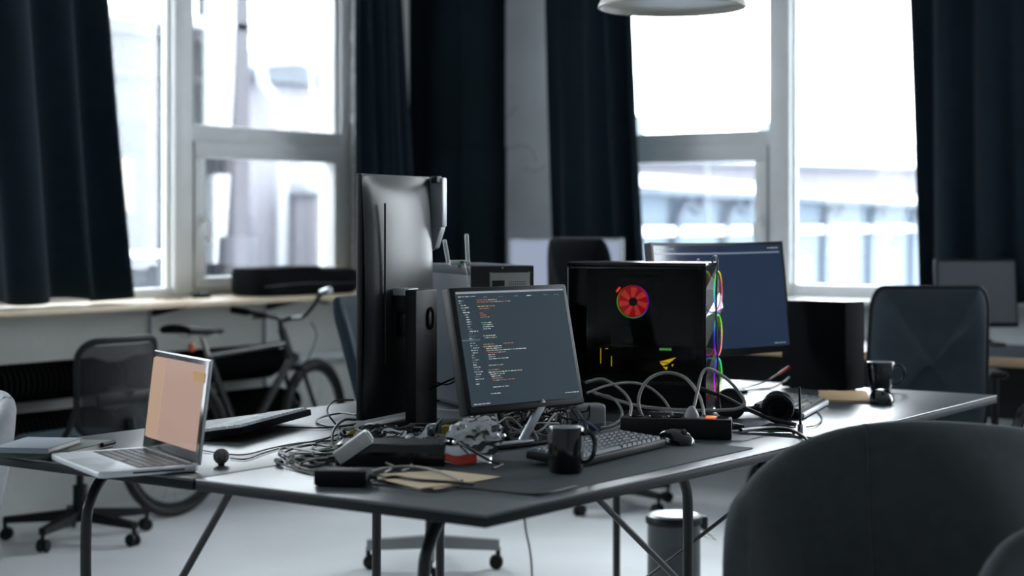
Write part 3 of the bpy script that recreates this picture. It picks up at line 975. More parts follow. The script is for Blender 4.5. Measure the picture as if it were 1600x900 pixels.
def bench_desk(label, loc, rz, ln, frame, legs):
    t = thing('bench_desk', label, 'desk', loc, rz)
    for y0, y1 in ((0.0, 0.797), (0.803, 1.6)):
        tp = MB().box((ln / 2, (y0 + y1) / 2, 0.7375), (ln, y1 - y0, 0.006), 0.0025, seg=3).build('desk_top', M_DESK, t)
        MB().box((ln / 2, (y0 + y1) / 2, 0.7245), (ln - 0.001, y1 - y0 - 0.001, 0.020), 0.002).build('edge_band', M_EDGEBLK, t)
    x0, x1 = frame
    for y in legs:
        MB().tube(smooth_path([(x0, y, 0.0), (x0, y, 0.3), (x0, y, 0.56), (x0 + 0.015, y, 0.63), (x0 + 0.06, y, 0.685), (x0 + 0.13, y, 0.70), (x0 + 0.25, y, 0.70)], 5), 0.0135, 12).build('leg', M_TUBE, t)
        MB().tube(smooth_path([(x1, y, 0.0), (x1, y, 0.3), (x1, y, 0.56), (x1 - 0.015, y, 0.63), (x1 - 0.06, y, 0.685), (x1 - 0.13, y, 0.70), (x1 - 0.25, y, 0.70)], 5), 0.0135, 12).build('leg', M_TUBE, t)
        MB().tube([(x0 + 0.25, y, 0.70), (x1 - 0.25, y, 0.70)], 0.0125, 10).build('rail', M_TUBE, t)
    for x in (x0 + 0.28, x1 - 0.28):
        MB().box((x, 0.8, 0.708), (0.04, 1.1, 0.018)).build('cross_bar', M_TUBE, t)
    return t


D1 = bench_desk('graphite topped double desk carrying the laptop and code screen', (0, 0, 0), 0, 1.425, (0.12, 1.2), (0.25, 1.30))
D2 = bench_desk('graphite topped double desk carrying the headphones and pale mug', (1.475, 0.0, 0), 1.6, 1.365, (0.13, 1.2), (0.25, 1.35))
MB().tube([(0.12, 0.80, 0.708), (0.12, 1.30, 0.03)], 0.009, 8).build('brace', M_TUBE, D1)
MB().tube([(0.70, 0.25, 0.70), (1.2, 0.25, 0.36)], 0.008, 8).build('brace', M_TUBE, D1)
MB().tube([(0.11, 0.25, 0.56), (0.09, 0.93, 0.02)], 0.0055, 8).build('brace', M_TUBE, D2)
MB().tube([(0.13, 1.30, 0.668), (0.13, 1.46, 0.70)], 0.011, 8).build('clamp_tube', M_TUBE, D2)

FD = thing('wall_desk', 'grey topped desk with oak edge along the far right wall', 'desk', (0, 0, 0))
MB().box((4.80, 1.3, 0.722), (0.80, 4.4, 0.034), 0.003).build('desk_top', M_DESKEDGE, FD)
MB().box((4.393, 1.3, 0.720), (0.016, 4.4, 0.038), 0.003).build('edge_strip', M_OAK, FD)
for y in (-0.85, 1.3, 3.4):
    MB().box((4.55, y, 0.352), (0.04, 0.04, 0.704), 0.003).build('leg', M_TUBE, FD)
    MB().box((5.1, y, 0.352), (0.04, 0.04, 0.704), 0.003).build('leg', M_TUBE, FD)
MB().box((5.12, 1.3, 0.55), (0.02, 4.1, 0.3)).build('modesty_panel', M_BLACK, FD)

# ================================================================== PENDANT LAMP
lp = thing('pendant_lamp', 'pale enamel pendant lamp hanging over the desks', 'lamp', (2.42, 1.02, 2.035))
MB().lathe([(0.248, 0.0), (0.254, 0.004), (0.252, 0.012), (0.243, 0.03), (0.22, 0.09), (0.17, 0.155), (0.10, 0.20), (0.05, 0.215), (0.04, 0.26), (0.02, 0.265)], 56).build('lamp_shade', M_SHADE, lp)
MB().lathe([(0.247, 0.001), (0.238, 0.03), (0.214, 0.088), (0.165, 0.15), (0.098, 0.193), (0.0, 0.205)], 56).build('shade_lining', M_SHADE, lp)
MB().lathe([(0.0, 0.02), (0.237, 0.02), (0.237, 0.026), (0.0, 0.026)], 56).build('diffuser', M_SHADE, lp)
MB().tube([(0, 0, 0.26), (0, 0, ZC - 2.035)], 0.004, 8).build('flex', M_TUBE, lp)
MB().lathe([(0, ZC - 2.035), (0.05, ZC - 2.036), (0.045, ZC - 2.075), (0, ZC - 2.08)], 20).build('ceiling_rose', M_SHADE, lp)

# ================================================================== SCREENS AND COMPUTERS
ZD = 0.7405   # desk surface


def pixel_rows(name, rows, parent, m, strength_mat):
    """Lit text on a screen: rows of (x0, z, width, height, colour) in screen metres, one flat mesh."""
    vs, fs, cols = [], [], []
    for x, z, w, h, c in rows:
        i = len(vs)
        vs += [m @ Vector((x, 0, z)), m @ Vector((x + w, 0, z)), m @ Vector((x + w, 0, z + h)), m @ Vector((x, 0, z + h))]
        fs.append((i, i + 1, i + 2, i + 3))
        cols.append(c)
    me = bpy.data.meshes.new(name)
    me.from_pydata([tuple(v) for v in vs], [], fs)
    ca = me.color_attributes.new('col', 'FLOAT_COLOR', 'CORNER')
    for p in me.polygons:
        for li in p.loop_indices:
            ca.data[li].color = cols[p.index]
    me.materials.append(strength_mat)
    o = bpy.data.objects.new(name, me)
    COL.objects.link(o)
    o.parent = parent
    return tag(o, kind='stuff')


GREY, PALE, REDT, YEL, DIMG = rgb(150, 160, 166), rgb(190, 198, 204), rgb(165, 100, 92), rgb(180, 165, 100), rgb(96, 108, 118)
GRN = rgb(120, 170, 120)

# ---- the code screen, 5:4, tilted back
cm = thing('code_monitor', 'square black monitor showing lines of code on a dark editor', 'monitor', (0.889, 0.532, ZD), -11.6)
CW, CH = 0.402, 0.318
TM = T(0, 0, 0.092) @ RX(-13)
MB().box((0, 0.017, CH / 2), (CW, 0.034, CH), 0.005).build('bezel', M_BLACK, cm, m=TM)
MB().box((0, 0.045, CH / 2), (CW * 0.8, 0.04, CH * 0.8), 0.012).build('back_shell', M_BLACK, cm, m=TM)
SW, SHh = 0.374, 0.288
scr = MB().box((0, -0.0005, 0.019 + SHh / 2), (SW, 0.002, SHh)).build('screen', M_CODEBG, cm, False, m=TM)
MB().box((0, -0.002, 0.009), (CW - 0.01, 0.004, 0.012), 0.001).build('chin_strip', M_BLACKSOFT, cm, m=TM)
rows = []
rnd = random.Random(8)


def sx(q):
    return -SW / 2 + q * SW


def sz(q):
    return 0.019 + SHh * (1 - q)


rows.append((sx(0.005), sz(0.022), SW * 0.99, 0.0052, rgb(150, 160, 172)))
rows.append((sx(0.0), sz(0.435), SW * 0.16, 0.0042, rgb(82, 96, 106)))
rows.append((sx(0.165), sz(0.985), 0.0006, SHh * 0.93, rgb(36, 48, 56)))


def words(q0, y, total, cols, hh=0.0021):
    x = q0
    while x < q0 + total - 0.004:
        w = min(rnd.uniform(0.012, 0.04), q0 + total - x)
        rows.append((sx(x), sz(y), SW * w, hh, rnd.choice(cols)))
        x += w + 0.006


for i in range(36):
    y = 0.085 + i * 0.0208
    ind = 0.02 + (0.012 * min(3, i // 2) if i < 7 else 0.045 + (0.012 if i % 9 == 4 else 0.0))
    if y < 0.82:
        words(ind, y, rnd.choice([0.03, 0.045, 0.06, 0.075]), [GREY, PALE, DIMG])
words(0.02, 0.05, 0.16, [PALE, GREY])
for a in (0.24, 0.38, 0.52, 0.64, 0.80, 0.9):
    words(a, 0.06, 0.045, [PALE if a == 0.64 else DIMG])
code = [(0.085, .18, .18, 'y'), (0.103, .18, .30, 'r'), (0.14, .18, .16, 'y'), (0.16, .19, .09, 'r'), (0.2, .19, .04, 'r'), (0.218, .19, .06, 'r'), (0.236, .19, .08, 'r'),
        (0.285, .19, .09, 'g'), (0.303, .2, .09, 'g'), (0.321, .2, .10, 'w'), (0.339, .2, .07, 'w'), (0.40, .19, .11, 'w'), (0.418, .2, .11, 'g'), (0.475, .18, .10, 'r'), (0.475, .36, .10, 'r'),
        (0.495, .18, .16, 'g'), (0.513, .2, .14, 'g'), (0.531, .2, .36, 'w'), (0.55, .21, .16, 'r'), (0.568, .21, .06, 'w'), (0.586, .21, .07, 'w'), (0.604, .21, .18, 'w'), (0.66, .2, .13, 'r'),
        (0.70, .19, .10, 'r'), (0.72, .19, .30, 'g'), (0.738, .2, .14, 'g'), (0.756, .21, .08, 'w'), (0.774, .21, .10, 'r'), (0.792, .22, .20, 'r'), (0.85, .21, .14, 'w'), (0.905, .18, .09, 'g')]
for y, x, ln, k in code:
    words(x, y, ln, {'y': [YEL, REDT], 'r': [REDT, REDT, GREY], 'g': [GRN, YEL, PALE], 'w': [PALE, GREY]}[k])
words(0.02, 0.985, 0.15, [PALE])
words(0.86, 0.955, 0.13, [PALE])
pixel_rows('code_text', rows, scr, TM @ T(0, -0.0022, 0), M_PIX)
MB().tube(smooth_path([(0.02, 0.06, 0.20), (0.015, 0.10, 0.15), (-0.01, 0.10, 0.08), (-0.03, 0.05, 0.012)]), 0.012, 8).build('stand_neck', M_BLACK, cm)
ft = MB().box((0.0, 0.07, 0.006), (0.24, 0.17, 0.012), 0.005).build('stand_foot', M_BLACK, cm)
MB().box((0, 0, 0), (0.022, 0.012, 0.125), 0.003).build('stand_leg', M_SILVERPL, cm, m=T(0.02, 0.005, 0.060) @ RY(38))
MB().box((0, 0, 0), (0.13, 0.024, 0.006), 0.002).build('stand_bar', M_SILVERPL, cm, m=T(-0.06, -0.005, 0.014))

# ---- the tall portrait monitor seen from behind
pm = thing('portrait_monitor', 'tall dark monitor turned upright and seen from behind', 'monitor', (1.06, 1.12, ZD), 190.4)
PW, PH, PZ = 0.385, 0.668, 0.028


def pback(u, v):
    x = (u - 0.5) * PW
    z = PZ + PH * v
    e = math.sin(math.pi * u) ** 0.6 * (1 - abs(2 * v - 1) ** 9)
    return (x, 0.012 + 0.034 * e + 0.010 * math.sin(math.pi * v), z)


MB().grid(pback, 25, 33).raw([(-PW / 2, 0.012, PZ), (PW / 2, 0.012, PZ), (PW / 2, 0.012, PZ + PH), (-PW / 2, 0.012, PZ + PH)], [(0, 1, 2, 3)]).build('back_shell', M_MONBACK, pm, True, 60)
MB().box((0, 0.004, PZ + PH / 2), (PW, 0.02, PH), 0.004).build('bezel', M_BLACK, pm)
MB().box((0, -0.0065, PZ + PH / 2), (PW - 0.02, 0.002, PH - 0.02)).build('screen', M_OFFSCR, pm, False)
MB().box((PW / 2 - 0.062, 0.050, PZ + PH * 0.55), (0.004, 0.006, PH * 0.66), 0.001).build('vent_slot', M_CASEIN, pm)
MB().box((0.02, 0.056, PZ + PH * 0.42), (0.14, 0.006, 0.12), 0.003).build('mount_plate', M_BLACKSOFT, pm)
MB().box((0.06, 0.075, 0.372), (0.06, 0.05, 0.022), 0.004).build('mount_block', M_SILVERPL, pm)
MB().box((0.06, 0.070, 0.340), (0.07, 0.05, 0.05), 0.008).build('tilt_hinge', M_BLACK, pm)
sb = MB().box((0, 0, 0.19), (0.125, 0.036, 0.38), 0.006).build('stand_column', M_BLACK, pm, m=T(0.045, 0.115, 0.0))
MB().lathe([(0.017, 0), (0.024, 0), (0.024, 0.004), (0.017, 0.004)], 24).build('cable_ring', M_GLOSSBLK, sb, m=T(0.03, 0.134, 0.30) @ RX(-90) @ Matrix.Diagonal((0.75, 1.3, 1, 1)))
MB().box((0.03, 0.1335, 0.30), (0.03, 0.003, 0.052), 0.001).build('cable_slot', M_CASEIN, sb)
MB().prism(round_rect(0.24, 0.20, 0.03, 4, 0.03, 0.08), 0.0, 0.012, None, 0.003).build('stand_foot', M_BLACK, pm)
cl = thing('clip_light', 'pale grey clip on bar at the top of the tall upright monitor', 'light bar', (1.06, 1.12, ZD), 190.4)
MB().box((-PW / 2 - 0.016, 0.030, 0.622), (0.030, 0.050, 0.145), 0.006).build('bar_body', M_SILVERPL, cl)
MB().prism([(0.005, 0.0), (0.05, 0.0), (0.03, -0.06), (0.005, -0.07)], -0.015, 0.015, T(-PW / 2 - 0.016, 0.0, 0.55) @ Matrix(((0, 0, 1, 0), (1, 0, 0, 0), (0, 1, 0, 0), (0, 0, 0, 1))), 0.003).build('bar_tail', M_SILVERPL, cl)
MB().box((-PW / 2 + 0.010, 0.040, 0.688), (0.030, 0.02, 0.02), 0.002).build('clip', M_BLACK, cl)

# ---- curved monitor behind the glass computer
cv = thing('curved_monitor', 'wide curved monitor with a mostly blank screen behind the glass computer', 'monitor', (2.307, 0.765, ZD), -15)
VW, VH = 0.615, 0.372
VM = T(0, 0, 0.128) @ RX(-7)


def arc_y(x):
    return 0.5 * (x / 0.3) ** 2 * -0.06


def slab(mb, w, z0, z1, y0, y1, n=20):
    vs, fs = [], []
    for i in range(n + 1):
        x = -w / 2 + w * i / n
        for y, z in ((y0, z0), (y1, z0), (y1, z1), (y0, z1)):
            vs.append((x, y + arc_y(x), z))
    for i in range(n):
        for q in range(4):
            a, b = i * 4 + q, i * 4 + (q + 1) % 4
            fs.append((a, b, b + 4, a + 4))
    fs += [(3, 2, 1, 0), (n * 4, n * 4 + 1, n * 4 + 2, n * 4 + 3)]
    return mb.raw(vs, fs)


slab(MB(), VW, 0, VH, 0.0, 0.03).build('bezel', M_BLACK, cv, m=VM)
vscr = slab(MB(), VW - 0.02, 0.022, VH - 0.01, -0.001, 0.0005).build('screen', M_BLUEBG, cv, m=VM)
rows = []


def words2(x, z, tot, cols, hh=0.0025):
    q = x
    while q < x + tot:
        w = rnd.uniform(0.008, 0.018)
        rows.append((q, z, w, hh, rnd.choice(cols)))
        q += w + 0.003


def curved_rows():
    for i in range(24):
        x = -0.288 + 0.576 * i / 24
        rows.append((x, VH - 0.038, 0.0241, 0.005, rgb(128, 138, 158)))
    words2(-0.28, VH - 0.022, 0.08, [GREY])
    for k in range(5):
        words2(-0.275, VH - 0.060 - k * 0.009, 0.012, [DIMG])
        words2(-0.21, VH - 0.060 - k * 0.009, 0.03, [DIMG])
    words2(-0.08, VH - 0.055, 0.014, [PALE])
    words2(0.24, VH - 0.022, 0.04, [PALE])
    words2(0.235, 0.030, 0.04, [GREY])


curved_rows()
vs_m = [(x, z, w, h, c) for x, z, w, h, c in rows]
vs, fs, cols = [], [], []
for x, z, w, h, c in rows:
    i = len(vs)
    for px, pz in ((x, z), (x + w, z), (x + w, z + h), (x, z + h)):
        vs.append(tuple(VM @ Vector((px, arc_y(px) - 0.0022, pz))))
    fs.append((i, i + 1, i + 2, i + 3))
    cols.append(c)
me = bpy.data.meshes.new('screen_text')
me.from_pydata(vs, [], fs)
ca = me.color_attributes.new('col', 'FLOAT_COLOR', 'CORNER')
for p in me.polygons:
    for li in p.loop_indices:
        ca.data[li].color = cols[p.index]
me.materials.append(M_PIX)
o = bpy.data.objects.new('screen_text', me)
COL.objects.link(o)
o.parent = vscr
tag(o, kind='stuff')
MB().box((0, 0.05, VH * 0.45), (0.3, 0.05, 0.2), 0.02).build('back_shell', M_BLACK, cv, m=VM)
MB().box((0, 0.10, 0.16), (0.05, 0.03, 0.31), 0.006).build('stand_neck', M_BLACK, cv)
MB().prism(round_rect(0.24, 0.19, 0.02, 4, 0, 0.08), 0.0, 0.012, None, 0.003).build('stand_foot', M_BLACK, cv)


# ---- far monitors
def far_monitor(label, loc, rz, w, h, z0, m_frame, m_scr, tilt, bez):
    t = thing('far_monitor', label, 'monitor', loc, rz)
    mm = T(0, 0, z0) @ RX(-tilt)
    MB().box((0, 0.018, h / 2), (w, 0.036, h), 0.006).build('bezel', m_frame, t, m=mm)
    MB().box((0, -0.001, h / 2 + bez * 0.3), (w - 2 * bez, 0.002, h - 2.6 * bez)).build('screen', m_scr, t, False, m=mm)
    MB().tube(smooth_path([(0.0, 0.04, z0 + 0.06), (0.02, 0.06, z0 * 0.6), (0.07, 0.02, 0.012)]), 0.013, 8).build('stand_neck', M_BLACK, t)
    MB().prism(round_rect(0.24, 0.17, 0.03, 4, 0.0, 0.03), 0.0, 0.012, None, 0.003).build('stand_foot', M_BLACK, t)
    return t


M_LAV = emit('pale_reflection_glow', rgb(150, 160, 182), 0.75, (0.02, 0.02, 0.02, 1), 0.25)  # emission stands in for window light mirrored by the unlit screen
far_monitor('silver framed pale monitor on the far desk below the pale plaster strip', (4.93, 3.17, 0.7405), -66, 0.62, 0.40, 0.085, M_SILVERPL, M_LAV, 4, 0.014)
far_monitor('small square monitor on the oak edged far desk at the right', (5.02, 0.93, 0.7405), -50, 0.385, 0.315, 0.085, M_BLACK, mat('grey_unlit_screen', rgb(112, 116, 120), 0.4, var=0.03), 6, 0.012)

# ---- plain black tower seen from the back
t17 = thing('desktop_computer', 'blue black desktop computer with its back and power socket showing', 'computer', (0, 0, ZD), 147)
rot = RZ(147)
cn = rot @ Vector((0.10, 0.225, 0))
t17.location = (1.371 - cn.x, 1.084 - cn.y, ZD)
HH = 0.436
MB().box((0, 0, 0.012 + (HH - 0.012) / 2), (0.196, 0.446, HH - 0.014), 0.003).build('chassis', M_CASEIN, t17)
MB().box((0.0985, 0, 0.215), (0.004, 0.45, 0.385), 0.0015).build('side_panel', M_CASE, t17)
MB().box((0.0985, 0, 0.4225), (0.004, 0.45, 0.024), 0.0015).build('top_strip', M_CASE, t17)
MB().box((-0.0985, 0, HH / 2 + 0.006), (0.004, 0.45, HH - 0.014), 0.0015).build('side_panel', M_CASE, t17)
MB().box((0, 0, HH - 0.002), (0.2, 0.45, 0.004), 0.0015).build('top_panel', M_CASE, t17)
ps = MB().box((-0.024, 0.2245, HH - 0.06), (0.128, 0.004, 0.078), 0.001).build('power_supply', M_STEEL, t17)
MB().box((0.013, 0.2265, HH - 0.066), (0.04, 0.004, 0.046), 0.002).build('power_socket', M_CASEIN, ps)
MB().tube(smooth_path([(0.013, 0.228, HH - 0.066), (0.005, 0.25, HH - 0.066), (-0.012, 0.255, HH - 0.085), (-0.016, 0.25, HH - 0.14), (-0.02, 0.25, HH - 0.3)]), 0.005, 8).build('power_lead', M_CABLE, ps)
vh = MB()
for i in range(6):
    for j in range(9):
        if abs(i - 2.5) + abs(j - 4) * 0.4 < 4.2:
            vh.lathe([(0, 0), (0.0021, 0), (0.0021, 0.0008), (0, 0.0008)], 6, T(-0.022 - j * 0.0062, 0.2266, HH - 0.046 - i * 0.007 - 0.002) @ RX(90))
tag(vh.build('vent_holes', M_CASEIN, ps), kind='stuff')
for x, z in ((0.038, HH - 0.022), (0.038, HH - 0.098), (-0.085, HH - 0.022), (0.0, HH - 0.006)):
    MB().lathe([(0, 0), (0.0035, 0), (0.003, 0.002), (0, 0.002)], 10, T(x, 0.2265, z) @ RX(-90)).build('screw', M_STEEL, t17)
for k in range(7):
    MB().box((-0.03, 0.2245, 0.06 + k * 0.02), (0.11, 0.003, 0.014), 0.001).build('slot_cover', M_CASEIN, t17)
for sx_ in (-1, 1):
    for sy_ in (-1, 1):
        MB().box((0.08 * sx_, 0.18 * sy_, 0.006), (0.03, 0.05, 0.012), 0.002).build('foot', M_BLACK, t17)

wf_ = thing('wifi_adapter', 'white two antenna wireless adapter on top of the blue black computer', 'adapter', (1.432, 1.172, ZD + HH), -40)
MB().box((0, 0, 0.0075), (0.062, 0.028, 0.015), 0.003).build('adapter_body', M_WHITEPL, wf_)
MB().box((0.004, -0.0145, 0.009), (0.012, 0.002, 0.008)).build('green_label', mat('green_label_ink', rgb(30, 140, 70), 0.5), wf_)
for x, tl, h in ((-0.034, -10, 0.072), (0.026, -3, 0.088)):
    MB().box((0, 0, h / 2), (0.012, 0.006, h), 0.0028, T(x, 0, 0.006) @ RY(tl)).build('antenna', M_WHITEPL, wf_)

# ---- the glass sided computer with lights
t18 = thing('glass_computer', 'black glass sided computer with a red lit fan and rainbow rings', 'computer', (0, 0, ZD), 18.5)
GW, GD, GH = 0.205, 0.42, 0.446
cn = RZ(18.5) @ Vector((-GW / 2, -GD / 2, 0))
t18.location = (1.733 - cn.x, 0.499 - cn.y, ZD)
MB().box((0, 0, GH - 0.006), (GW, GD, 0.012), 0.002).build('top_panel', M_GLOSSBLK, t18)
MB().box((0, 0, 0.018), (GW, GD, 0.012), 0.002).build('bottom_panel', M_BLACK, t18)
MB().box((GW / 2 - 0.003, 0, GH / 2), (0.006, GD, GH - 0.024), 0.001).build('rear_side_panel', M_BLACK, t18)
MB().box((0, GD / 2 - 0.004, GH / 2), (GW, 0.008, GH - 0.024), 0.001).build('back_panel', M_BLACK, t18)
MB().box((0, -GD / 2 + 0.004, GH / 2), (GW, 0.008, GH - 0.024), 0.001).build('front_frame', M_BLACK, t18)
gp = MB().box((-GW / 2 + 0.002, 0, GH / 2), (0.004, GD, GH - 0.02), 0.0008).build('glass_panel', M_TINT, t18)
ed = MB()
for p0, p1 in (((0.2, 0.43), (-0.2, 0.43)), ((0.206, 0.43), (0.206, 0.18))):
    ed.tube([(-GW / 2 - 0.001, p0[0], p0[1]), (-GW / 2 - 0.001, p1[0], p1[1])], 0.0009, 5)
ed.build('glass_edge', M_CHROME, gp)
for y, z in ((0.195, 0.43), (-0.19, 0.43), (0.195, 0.03), (-0.19, 0.03)):
    MB().lathe([(0, 0), (0.005, 0), (0.004, 0.003), (0, 0.003)], 12, T(-GW / 2 - 0.0002, y, z) @ RY(-90)).build('thumb_screw', M_BLACK, gp)
MB().box((0.08, 0.01, 0.26), (0.006, 0.30, 0.30), 0.002).build('motherboard', M_CASEIN, t18)
MB().box((-0.02, 0.0, 0.062), (0.15, GD - 0.03, 0.08), 0.002).build('supply_shroud', M_BLACK, t18)
MB().box((-0.0935, 0.0, 0.092), (0.004, GD - 0.04, 0.012), 0.001).build('shroud_trim', M_GREYPL, t18)
gc = MB().box((0.0, -0.02, 0.175), (0.11, 0.26, 0.045), 0.006).build('graphics_card', M_CASEIN, t18)
MB().box((-0.045, 0.10, 0.19), (0.004, 0.02, 0.07), 0.001).build('card_bracket', M_CASEIN, t18)
MB().raw([(-0.057, -0.062, 0.152), (-0.057, -0.112, 0.166), (-0.057, -0.092, 0.149)], [(0, 1, 2)]).raw([(-0.057, -0.062, 0.150), (-0.057, -0.09, 0.147), (-0.057, -0.072, 0.14)], [(0, 1, 2)]).raw([(-0.057, -0.072, 0.137), (-0.057, -0.087, 0.137), (-0.057, -0.083, 0.128)], [(0, 1, 2)]).raw([(-0.057, -0.098, 0.144), (-0.057, -0.105, 0.146), (-0.057, -0.1, 0.138)], [(0, 1, 2)]).build('yellow_emblem', M_LOGOY, gc, False)
gl = MB()
for k in range(6):
    gl.box((-0.0565, -0.064 - k * 0.0062, 0.189), (0.001, 0.0048, 0.0052 + 0.001 * (k % 2)))
gl.build('green_letters', M_LOGOG, gc, False)
yl = MB()
yl.box((-0.055, 0.118, 0.165), (0.001, 0.0015, 0.045)).box((-0.055, 0.085, 0.15), (0.001, 0.0015, 0.03)).box((-0.055, 0.1, 0.187), (0.001, 0.008, 0.0015))
yl.build('yellow_light_line', M_LOGOY, gc, False)


def rainbow_ring(name, parent, mtx, rad, tr, h0, span=(0, 360), spin=1.0):
    n = 48
    vs, fs, cols = [], [], []
    for i in range(n + 1):
        a = R(span[0] + (span[1] - span[0]) * i / n)
        for q in range(5):
            b = 2 * math.pi * q / 5
            r_ = rad + tr * math.cos(b)
            vs.append(tuple(mtx @ Vector((r_ * math.cos(a), r_ * math.sin(a), tr * math.sin(b)))))
    import colorsys
    for i in range(n):
        c = colorsys.hsv_to_rgb((h0 + spin * i / n) % 1.0, 0.88, 1.0)
        for q in range(5):
            w = (q + 1) % 5
            fs.append((i * 5 + q, i * 5 + w, (i + 1) * 5 + w, (i + 1) * 5 + q))
            cols.append((c[0] ** 2.2, c[1] ** 2.2, c[2] ** 2.2, 1))
    me = bpy.data.meshes.new(name)
    me.from_pydata(vs, [], fs)
    ca = me.color_attributes.new('col', 'FLOAT_COLOR', 'CORNER')
    for p in me.polygons:
        for li in p.loop_indices:
            ca.data[li].color = cols[p.index]
    me.materials.append(M_LED)
    o = bpy.data.objects.new(name, me)
    COL.objects.link(o)
    o.parent = parent
    return o


# cooler with the red fan
FM = T(-0.045, 0.02, 0.328) @ RY(-90)
MB().box((0.02, 0.02, 0.33), (0.10, 0.11, 0.13), 0.004).build('cooler_block', M_CASEIN, t18)
fn_ = MB().lathe([(0.0, 0.0), (0.0455, 0.0), (0.0455, 0.002), (0.0, 0.002)], 40, FM).build('fan_disc', M_REDFAN, t18)
for k in range(7):
    a = k * 360 / 7
    MB().raw([(0.013, -0.003, 0.003), (0.042, -0.012, 0.003), (0.044, 0.006, 0.007), (0.014, 0.006, 0.006)], [(0, 1, 2, 3)], FM @ RZ(a)).build('fan_blade', M_REDBLADE, fn_)
MB().lathe([(0, 0.0), (0.0135, 0.0), (0.0125, 0.008), (0, 0.009)], 24, FM).build('fan_hub', M_BLACK, fn_)
rainbow_ring('fan_ring', fn_, FM @ T(0, 0, 0.006), 0.048, 0.0012, 0.95, spin=1.0)
MB().box((0, 0, 0), (0.018, 0.006, 0.003), 0.001, FM @ T(0.036, 0.045, 0.006) @ RZ(-40)).build('red_clip', M_REDHOT, fn_)
# faceted front with three light rings
fc = MB()
pts_ = [(-GW / 2, 0.03), (GW / 2, 0.03), (GW / 2, GH - 0.004), (-GW / 2, GH - 0.004)]
yF = -GD / 2
nod = {}
zs = [0.024, 0.11, 0.20, 0.29, 0.37, GH - 0.01]
dep = [0.002, 0.022, 0.006, 0.024, 0.016, 0.002]
xo = [0.02, 0.05, -0.01, 0.045, 0.03, 0.04]
for i, z in enumerate(zs):
    nod[i] = [(-GW / 2, yF, z), (xo[i], yF - dep[i] * 0.8 - 0.004, z + (0.02 if i % 2 else -0.01) * (0 < i < 5)), (GW / 2, yF, z)]
for i in range(len(zs) - 1):
    a, b = nod[i], nod[i + 1]
    fc.raw([a[0], a[1], b[1], b[0]], [(0, 1, 2), (0, 2, 3)])
    fc.raw([a[1], a[2], b[2], b[1]], [(0, 1, 3), (1, 2, 3)])
ff = fc.build('faceted_front', M_GLOSSBLK, t18, False)
for k, z in enumerate((0.36, 0.232, 0.104)):
    rainbow_ring('light_ring', t18, T(-0.025, yF - 0.021, z) @ RX(90), 0.060, 0.0017, 0.0 + 0.15 * k)
for sx_ in (-1, 1):
    for sy_ in (-1, 1):
        MB().box((0.08 * sx_, 0.17 * sy_, 0.006), (0.03, 0.05, 0.012), 0.002).build('foot', M_BLACK, t18)

# ---- plain small cabinet
cb = thing('small_cabinet', 'plain matte black box shaped computer beside the mug with handle', 'computer', (2.633, 0.484, ZD), -7)
MB().box((0.062, 0.125, 0.15), (0.122, 0.248, 0.292), 0.003).build('case_body', M_MATTE, cb)
MB().box((0.062, 0.125, 0.2975), (0.124, 0.25, 0.005), 0.0015).build('top_panel', M_GLOSSBLK, cb)
MB().box((0.062, -0.001, 0.15), (0.118, 0.004, 0.286), 0.001).build('front_panel', M_MATTE, cb)
for a in (0.02, 0.10):
    for b in (0.03, 0.22):
        MB().box((a, b, 0.002), (0.015, 0.015, 0.004)).build('foot', M_BLACK, cb)

# ---- laptop
lt = thing('laptop', 'open silver laptop with a peach coloured page on screen', 'laptop', (0.041, 1.078, ZD), -112.6)
LW, LD = 0.371, 0.232
MB().prism(round_rect(LW, LD, 0.016, 4), 0.003, 0.017, None, 0.0025).build('base', M_ALU, lt)
MB().box((0, 0.042, 0.0168), (LW - 0.05, 0.125, 0.0012)).build('keyboard_well', M_BLACK, lt)
kb = None
for r_ in range(6):
    n = 14
    for c_ in range(n):
        if r_ == 0 and 4 <= c_ <= 8 and c_ != 4:
            continue
        w = 0.0215
        x = -LW / 2 + 0.043 + c_ * (LW - 0.066) / (n - 0.5) + (0.004 * r_ % 0.012)
        if r_ == 0 and c_ == 4:
            x, w = -0.02, 0.12
        y = -0.009 + r_ * 0.0205
        if kb is None:
            kb = MB().box((0, 0, 0), (1, 0.0165 if r_ < 5 else 0.01, 0.0016)).build('key', M_KEYBLK, lt, False)
            k_ = kb
        else:
            k_ = kb.copy()
            COL.objects.link(k_)
        k_.parent = lt
        k_.location = (x, y, 0.0181)
        k_.scale = (w - 0.003, 1, 1)
MB().box((0, -0.078, 0.0171), (0.115, 0.076, 0.0006)).build('trackpad', M_SILVERPL, lt)
MB().box((0, -LD / 2 + 0.002, 0.0165), (0.035, 0.004, 0.0016), 0.0004).build('thumb_notch', M_WHITEPL, lt)
LM = T(0, LD / 2 - 0.004, 0.016) @ RX(-7)
lid = MB().box((0, 0.004, 0.119), (LW, 0.007, 0.238), 0.003).build('lid', M_ALU, lt, m=LM)
MB().box((0, -0.0002, 0.119), (LW - 0.006, 0.0018, 0.232), 0.0005).build('bezel', M_GLOSSBLK, lid, m=LM)
ls = MB().box((0, -0.0014, 0.126), (LW - 0.042, 0.001, 0.196)).build('screen', M_PINKBG, lid, False, m=LM)
rows = [(-0.174, 0.03, 0.085, 0.19, rgb(190, 155, 128)), (0.098, 0.184, 0.072, 0.022, rgb(178, 138, 82))]
for k in range(6):
    rows.append((-0.165 + k * 0.012, 0.035, 0.0016, 0.18, rgb(176, 145, 124)))  # thin strips paint reflection streaks over the page's left column
pixel_rows('page_and_streaks', rows, ls, LM @ T(0, -0.0023, 0), M_PIX)
MB().tube([(-0.15, LD / 2 - 0.003, 0.014), (0.15, LD / 2 - 0.003, 0.014)], 0.006, 10).build('hinge', M_BLACK, lt)
